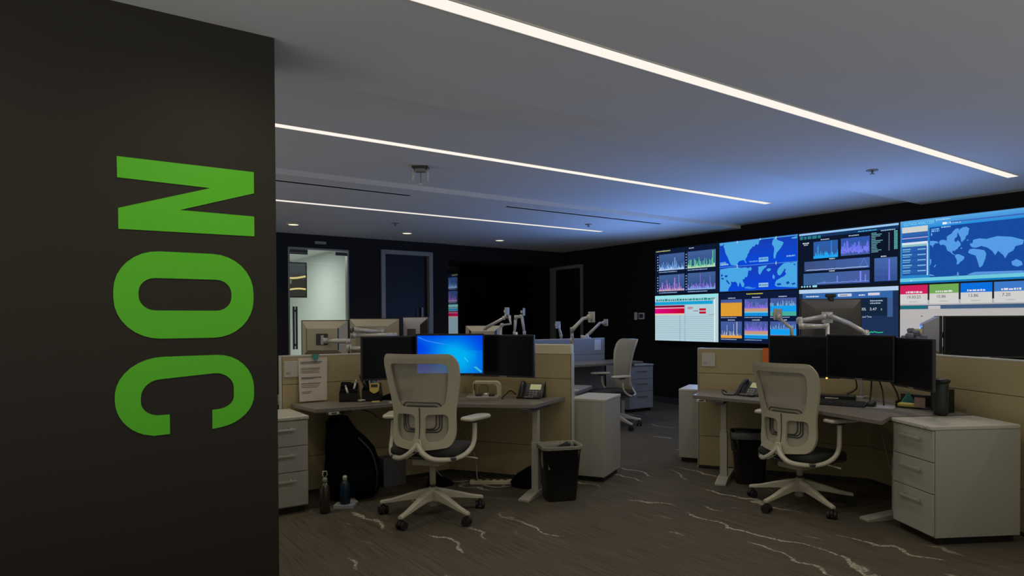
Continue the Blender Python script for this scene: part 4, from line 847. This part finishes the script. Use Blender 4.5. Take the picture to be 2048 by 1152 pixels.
# right desk items
t = thing('mouse', 'black mouse on the pale mat of the right desk', 'mouse', (4.90,2.60,.738), R(-70)); B().loft([[(x*s,y*s,z) for x,y in rrect(.062,.105,.028)] for s,z in ((.9,0),(1,.01),(.96,.024),(.75,.036),(.4,.040))]).build('shell', M_dark, t); B().at((0,.03,.032)).box(-.008,.008,-.02,.012,0,.009).build('wheel', M_frame, t)
tag(B().at((4.93,2.585,.7355),R(-72)).prism(rrect(.26,.20,.03),0,.0025).build('mouse_mat', M_mback3), 'pale mouse mat on the right desk', 'mouse mat')
t = thing('docking_station', 'black docking box behind the keyboard of the right desk', 'docking station', (5.06,2.98,.735), R(-66)); B().box(-.15,.15,-.05,.06,0,.045).build('case', M_dark, t, .008); B().box(-.07,.03,-.052,-.049,.018,.026).build('front_label', M_white, t); 
t = thing('paper_tray', 'black open tray holding a pink note and a yellow pad on the right desk', 'tray', (5.08,2.36,.735), R(-80)); m = B(); m.box(-.13,.15,-.06,.08,0,.01); m.box(-.13,.15,.07,.08,0,.09); m.box(-.13,-.12,-.06,.08,0,.05); m.box(.14,.15,-.06,.08,0,.10); m.build('frame', M_dark, t, .003)
tag(B().at((5.02,2.31,.785),R(-80)).box(-.035,.035,-.012,-.009,-.035,.035).build('sticky_note', mat('pink_paper',(.52,.34,.28),.7)), 'square pink note standing in the black tray', 'note')
tag(B().at((5.03,2.40,.746),R(-84)).loft([[(x*s,y*s,z) for x,y in rrect(.14,.05,.02)] for s,z in ((1,0),(1,.018),(.8,.026))]).build('note_pad', M_yellow), 'yellow pad lying in the black tray', 'note pad')
tag(B().at((5.10,2.43,.755),R(-50)).add([(-.06,-.01,0),(.05,-.01,0),(.0,-.01,.09),(-.06,.01,0),(.05,.01,0),(0,.01,.09)],[(0,1,2),(5,4,3),(0,2,5,3),(1,4,5,2),(0,3,4,1)]).build('green_card', M_teal), 'green folded card leaning inside the black tray', 'card')
t = thing('tumbler', 'tall dark tumbler with a wide flat lid on the right desk', 'tumbler', (4.855,2.10,.735), 0); B().lathe([(.036,0),(.045,.01),(.047,.20),(.046,.215)]).build('body', mat('dark_green_steel',(.035,.045,.038),.4,metal=.3), t); B().lathe([(.046,.213),(.055,.22),(.058,.235),(.03,.245)]).build('lid', M_dark, t); B().box(.02,.10,-.012,.012,.222,.232).build('spout', M_dark, t, .003)
t = thing('speaker_box', 'dark upright box at the back of the right desk behind the tumbler', 'box', (5.03,2.17,.735), R(-115)); B().box(-.06,.06,-.04,.05,0,.16).build('body', M_dark, t, .004); B().box(-.045,.045,-.043,-.04,.02,.14).build('grille', M_dark2, t)
for k,(pts,lab) in enumerate((([(5.13,2.72,.96),(5.14,2.73,.84),(5.10,2.72,.745)],'black cable hanging straight under the middle dark monitor'),([(5.04,2.62,.93),(5.06,2.60,.84),(5.0,2.56,.742)],'black cable slanting to the mat under the middle dark monitor'),([(4.98,2.50,.92),(5.03,2.48,.84),(5.06,2.47,.742)],'black cable under the joint of the two right dark monitors'),([(5.14,2.86,.92),(5.18,2.87,.83),(5.13,2.92,.785)],'short black cable going into the docking box'))):
    tag(B().tube(spline(pts,5),.006,6).build('cable', M_cable), lab, 'cable', 'cables under the right-hand monitors')
# clutter behind right monitors
t = thing('drinking_glass', 'yellowish glass behind the right-hand monitors', 'glass', (6.05,2.74,1.118), 0); t.location = (6.02,2.80,.735)
B().cyl(0,0,0,.46,.05).build('stand', M_dark2, t); B().lathe([(.028,.46),(.04,.47),(.042,.56),(.038,.56)],16).build('bowl', mat('yellow_glass',(.5,.45,.18),.2), t)
M_heap = mat('grey_mottled_plastic',(.16,.17,.20),.6,noise=.8,nscale=25)
hp = B(); random.seed(3)
for k in range(16):
    a = random.uniform(-.13,.10); z = .40+.09*max(0,1-abs(a+.0)/.14)*random.random(); s = random.uniform(.018,.035)
    hp.at((a*.8,-a*.58+random.uniform(-.03,.03),z),rz=random.random()*3,rx=random.random()*2).loft([[(x*q,y*q,zz) for x,y in rrect(s*2,s*1.5,s*.4,seg=2)] for q,zz in ((.6,-s*.7),(1,-s*.3),(1,s*.3),(.6,s*.7))],smooth=False)
hp.at((0,0,0)); hp.box(-.12,.12,-.08,.04,-.065,.385)
tag(hp.build('ornament_pile', M_heap), 'grey jumble of small ornaments on a dark box behind the right monitors', 'ornaments', kind='stuff').location = (5.90,2.77,.80)

# ------------------------------------------------------------------ bins
def bin_(lab, loc, rz, w=.31, d=.24, h=.42, liner=True):
    t = thing('waste_bin', lab, 'waste bin', loc, rz, 'black waste bins'); m = B()
    sec = lambda s, z: [(x*s,y*s,z) for x,y in rrect(w,d,.05)]
    m.loft([sec(.74,.0),(sec(.76,.01)),sec(.97,h-.03),sec(1.02,h-.03),sec(1.04,h),sec(.97,h),sec(.94,h-.04),sec(.74,.02)], cap=False); m.add(sec(.74,0),[tuple(range(28))]); m.add(sec(.74,.02),[tuple(range(28))]); m.build('bucket', M_bin, t)
    if liner:
        random.seed(5); l = B(); rings = []
        for s, z, j in ((1.052,h-.022,.003),(1.060,h-.006,.003),(1.05,h+.006,.003),(.96,h+.004,.004),(.91,h-.05,.014),(.82,h-.16,.02)):
            rings.append([(x*s+random.uniform(-j,j),y*s+random.uniform(-j,j),z+random.uniform(-j,j)*.6) for x,y in rrect(w,d,.05)])
        l.loft(rings, cap=False); l.build('liner', M_liner, t)
    else:
        l = B(); rings = []; random.seed(6)
        for s, z, j in ((1.06,h-.05,.004),(1.06,h+.003,.004),(.98,h+.008,.008),(.93,h-.05,.02),(.83,h-.16,.03)): rings.append([(x*s+random.uniform(-j,j),y*s+random.uniform(-j,j),z+random.uniform(-j,j)*.6) for x,y in rrect(w,d,.05)])
        l.loft(rings, cap=False); l.build('liner', M_dark2, t)
    return t
bin_('black waste bin with a clear liner beside the left desk leg', (3.19,4.155,0), R(-22))
bin_('black waste bin with a black liner under the right desk', (4.80,3.60,0), R(-48), .30,.25,.43, liner=False)

# ------------------------------------------------------------------ things under the left desk
def blob(name, mm, parent, rings, seg=26, jit=.012, seed=1):
    """rings: (cx, cy, rx, ry, z)"""
    random.seed(seed); ph = [random.uniform(0,6.28) for _ in range(5)]; m = B(); R_ = []
    for (cx,cy,rx,ry,z) in rings:
        ring = []
        for k in range(seg):
            a = 2*math.pi*k/seg; f = 1+jit*10*(.35*math.sin(3*a+ph[0]+z*9)+.25*math.sin(5*a+ph[1]-z*14)+.2*math.sin(8*a+ph[2]+z*25)); ring.append((cx+rx*f*math.cos(a), cy+ry*f*math.sin(a), z+.01*math.sin(4*a+ph[3])))
        R_.append(ring)
    m.loft(R_); return m.build(name, mm, parent)
t = thing('backpack', 'large black backpack slumped under the left desk', 'backpack', (1.91,5.19,0), R(-20))
blob('body', M_cloth, t, [(0,0,.19,.14,.0),(.01,0,.215,.16,.05),(.02,0,.22,.16,.16),(.015,.01,.205,.15,.27),(.005,.02,.185,.14,.37),(-.02,.02,.155,.13,.45),(-.06,.02,.115,.11,.52),(-.085,.02,.095,.09,.58),(-.085,.02,.07,.06,.62),(-.085,.02,.02,.02,.64)])
blob('pocket', M_cloth, t, [(.04,-.12,.12,.05,.04),(.04,-.14,.15,.07,.12),(.04,-.13,.14,.06,.22),(.04,-.10,.08,.03,.28)], seed=4)
B().tube(spline([(.06,-.09,.48),(.16,-.11,.36),(.20,-.11,.2),(.19,-.08,.05)],6),.016,8,flat=.4).build('strap', M_dark2, t)
t = thing('water_bottle', 'slim dark metal bottle with a looped cap by the left pedestal', 'bottle', (1.60,4.86,0), 0); B().lathe([(.034,0),(.037,.01),(.037,.17),(.028,.20),(.016,.22)]).build('body', mat('dark_steel',(.10,.09,.085),.25,metal=.8), t); B().lathe([(.018,.218),(.018,.25),(.012,.255)],14).build('cap', M_frame, t); B().tube([(.0,0,.25),(.018,0,.275),(.012,0,.30),(-.012,0,.30),(-.018,0,.275),(0,0,.25)],.004,6).build('loop', M_arm, t)
t = thing('water_bottle', 'dark blue water bottle standing before the backpack', 'bottle', (1.775,4.935,.022), 0); B().lathe([(.036,0),(.038,.01),(.038,.13),(.030,.16),(.018,.175)]).build('body', mat('blue_bottle',(.006,.022,.045),.3), t); B().lathe([(.017,.172),(.017,.205),(.010,.21)],14).build('cap', M_arm, t)
tag(B().at((1.775,4.93,.0),R(-36)).prism(rrect(.15,.11,.012),0,.022).build('flat_box', M_mback3), 'small pale flat box under the blue bottle', 'box')
tag(B().at((2.33,5.34,0),R(0)).box(-.10,.10,-.05,.09,0,.24).build('storage_box', mat('dull_grey_card',(.12,.115,.125),.8),bevel=.004), 'dull grey box against the partition under the left desk', 'box')
t = thing('power_strip', 'beige power strip lying under the left desk behind the chair', 'power strip', (3.02,4.86,0), R(-36)); B().box(-.19,.19,-.028,.028,0,.035).build('body', M_rail, t, .004); q = B()
for k in range(5): q.box(-.15+k*.06,-.12+k*.06,-.015,.015,.034,.037)
q.build('sockets', M_dark2, t)
t = thing('handbag', 'black soft bag slumped on the floor beside the left desk leg', 'bag', (3.24,4.58,0), R(-40)); blob('body', M_cloth, t, [(0,0,.17,.09,0),(0,0,.19,.10,.05),(.02,0,.16,.09,.11),(.04,.0,.10,.06,.155),(.04,0,.04,.03,.165)], seed=8); B().tube(spline([(-.02,0,.14),(.03,0,.22),(.10,0,.22),(.12,0,.12)],6),.010,8).build('handle', M_dark2, t)
tag(blob('shoe', M_cloth, None, [(0,0,.12,.045,.0),(0,0,.125,.05,.03),(-.02,0,.09,.045,.06),(-.05,0,.05,.04,.09)], seed=9), 'black shoe lying on the power strip cables under the left desk', 'shoe').location = (2.62,5.05,0)
for pts, lab, mm in (([(1.95,5.12,.70),(2.05,5.10,.66),(2.12,5.08,.61),(2.20,5.05,.62),(2.24,5.05,.70)],'black cable sagging beneath the front edge of the left desk',M_cable),
    ([(2.75,5.25,.50),(2.90,5.15,.42),(2.95,5.02,.20),(2.88,4.86,.05),(2.95,4.74,.008),(3.08,4.68,.008)],'beige cable curling down to the power strip',M_wcable),
    ([(2.35,5.2,.66),(2.38,5.18,.4),(2.46,5.12,.22),(2.56,5.08,.32),(2.60,5.1,.5)],'black cable loop hanging behind the left chair',M_cable),
    ([(2.55,5.16,.35),(2.60,5.12,.16),(2.72,5.08,.03),(2.85,4.98,.03)],'thin beige cable on the floor behind the left chair',M_wcable),
    ([(4.9,2.55,.68),(4.95,2.5,.35),(4.98,2.45,.10),(4.9,2.38,.03),(4.82,2.36,.02)],'grey cable hanging under the right desk near the pedestal',M_wcable)):
    tag(B().tube(spline(pts,6),.005,6).build('cable', mm), lab, 'cable')
# under the right desk
t = thing('foot_rest', 'low grey foot plate on the floor beside the right-edge pedestal', 'foot rest', (4.50,2.42,0), R(-22))
bpy.data.objects.remove(t)

# ------------------------------------------------------------------ light
w = bpy.data.worlds.new('world'); bpy.context.scene.world = w; w.use_nodes = True
bg = w.node_tree.nodes['Background']; bg.inputs[1].default_value = 1.
_n = w.node_tree; _tc = _n.nodes.new('ShaderNodeTexCoord'); _sx = _n.nodes.new('ShaderNodeSeparateXYZ'); _mr = _n.nodes.new('ShaderNodeMapRange'); _mx = _n.nodes.new('ShaderNodeMix'); _mx.data_type = 'RGBA'
_n.links.new(_tc.outputs['Generated'], _sx.inputs[0]); _n.links.new(_sx.outputs[2], _mr.inputs[0]); _mr.inputs[1].default_value = -.12; _mr.inputs[2].default_value = .02
_n.links.new(_mr.outputs[0], _mx.inputs[0]); _mx.inputs[6].default_value = (.84,.83,.78,1); _mx.inputs[7].default_value = (.15,.145,.12,1); _n.links.new(_mx.outputs[2], bg.inputs[0])  # ambient made brighter below the horizon, added to lift the ceiling
# ceiling lamp inside the glass office
def area(name, loc, sx, sy, power, col, rot=(0,0,0)):
    l = bpy.data.lights.new(name,'AREA'); l.shape = 'RECTANGLE'; l.size = sx; l.size_y = sy; l.energy = power; l.color = col
    o = bpy.data.objects.new(name, l); C.objects.link(o); o.location = loc; o.rotation_euler = rot; return o
for k in range(4): spot('added_display_glow', (6.95, SY0-(k+.5)*SW, 1.25), (-1,0,1.2), 52, (.17,.38,1.), 165)  # added unseen spots in front of the displays, boosting their blue ceiling light
area('office_lamp', (2.8,12.6,2.64), 1.2, 1.2, 42, (.97,1.,.96))

s = bpy.context.scene
s.view_settings.view_transform = 'Standard'; s.view_settings.look = 'None'; s.view_settings.gamma = 1; s.view_settings.exposure = 0
s.view_settings.use_curve_mapping = False
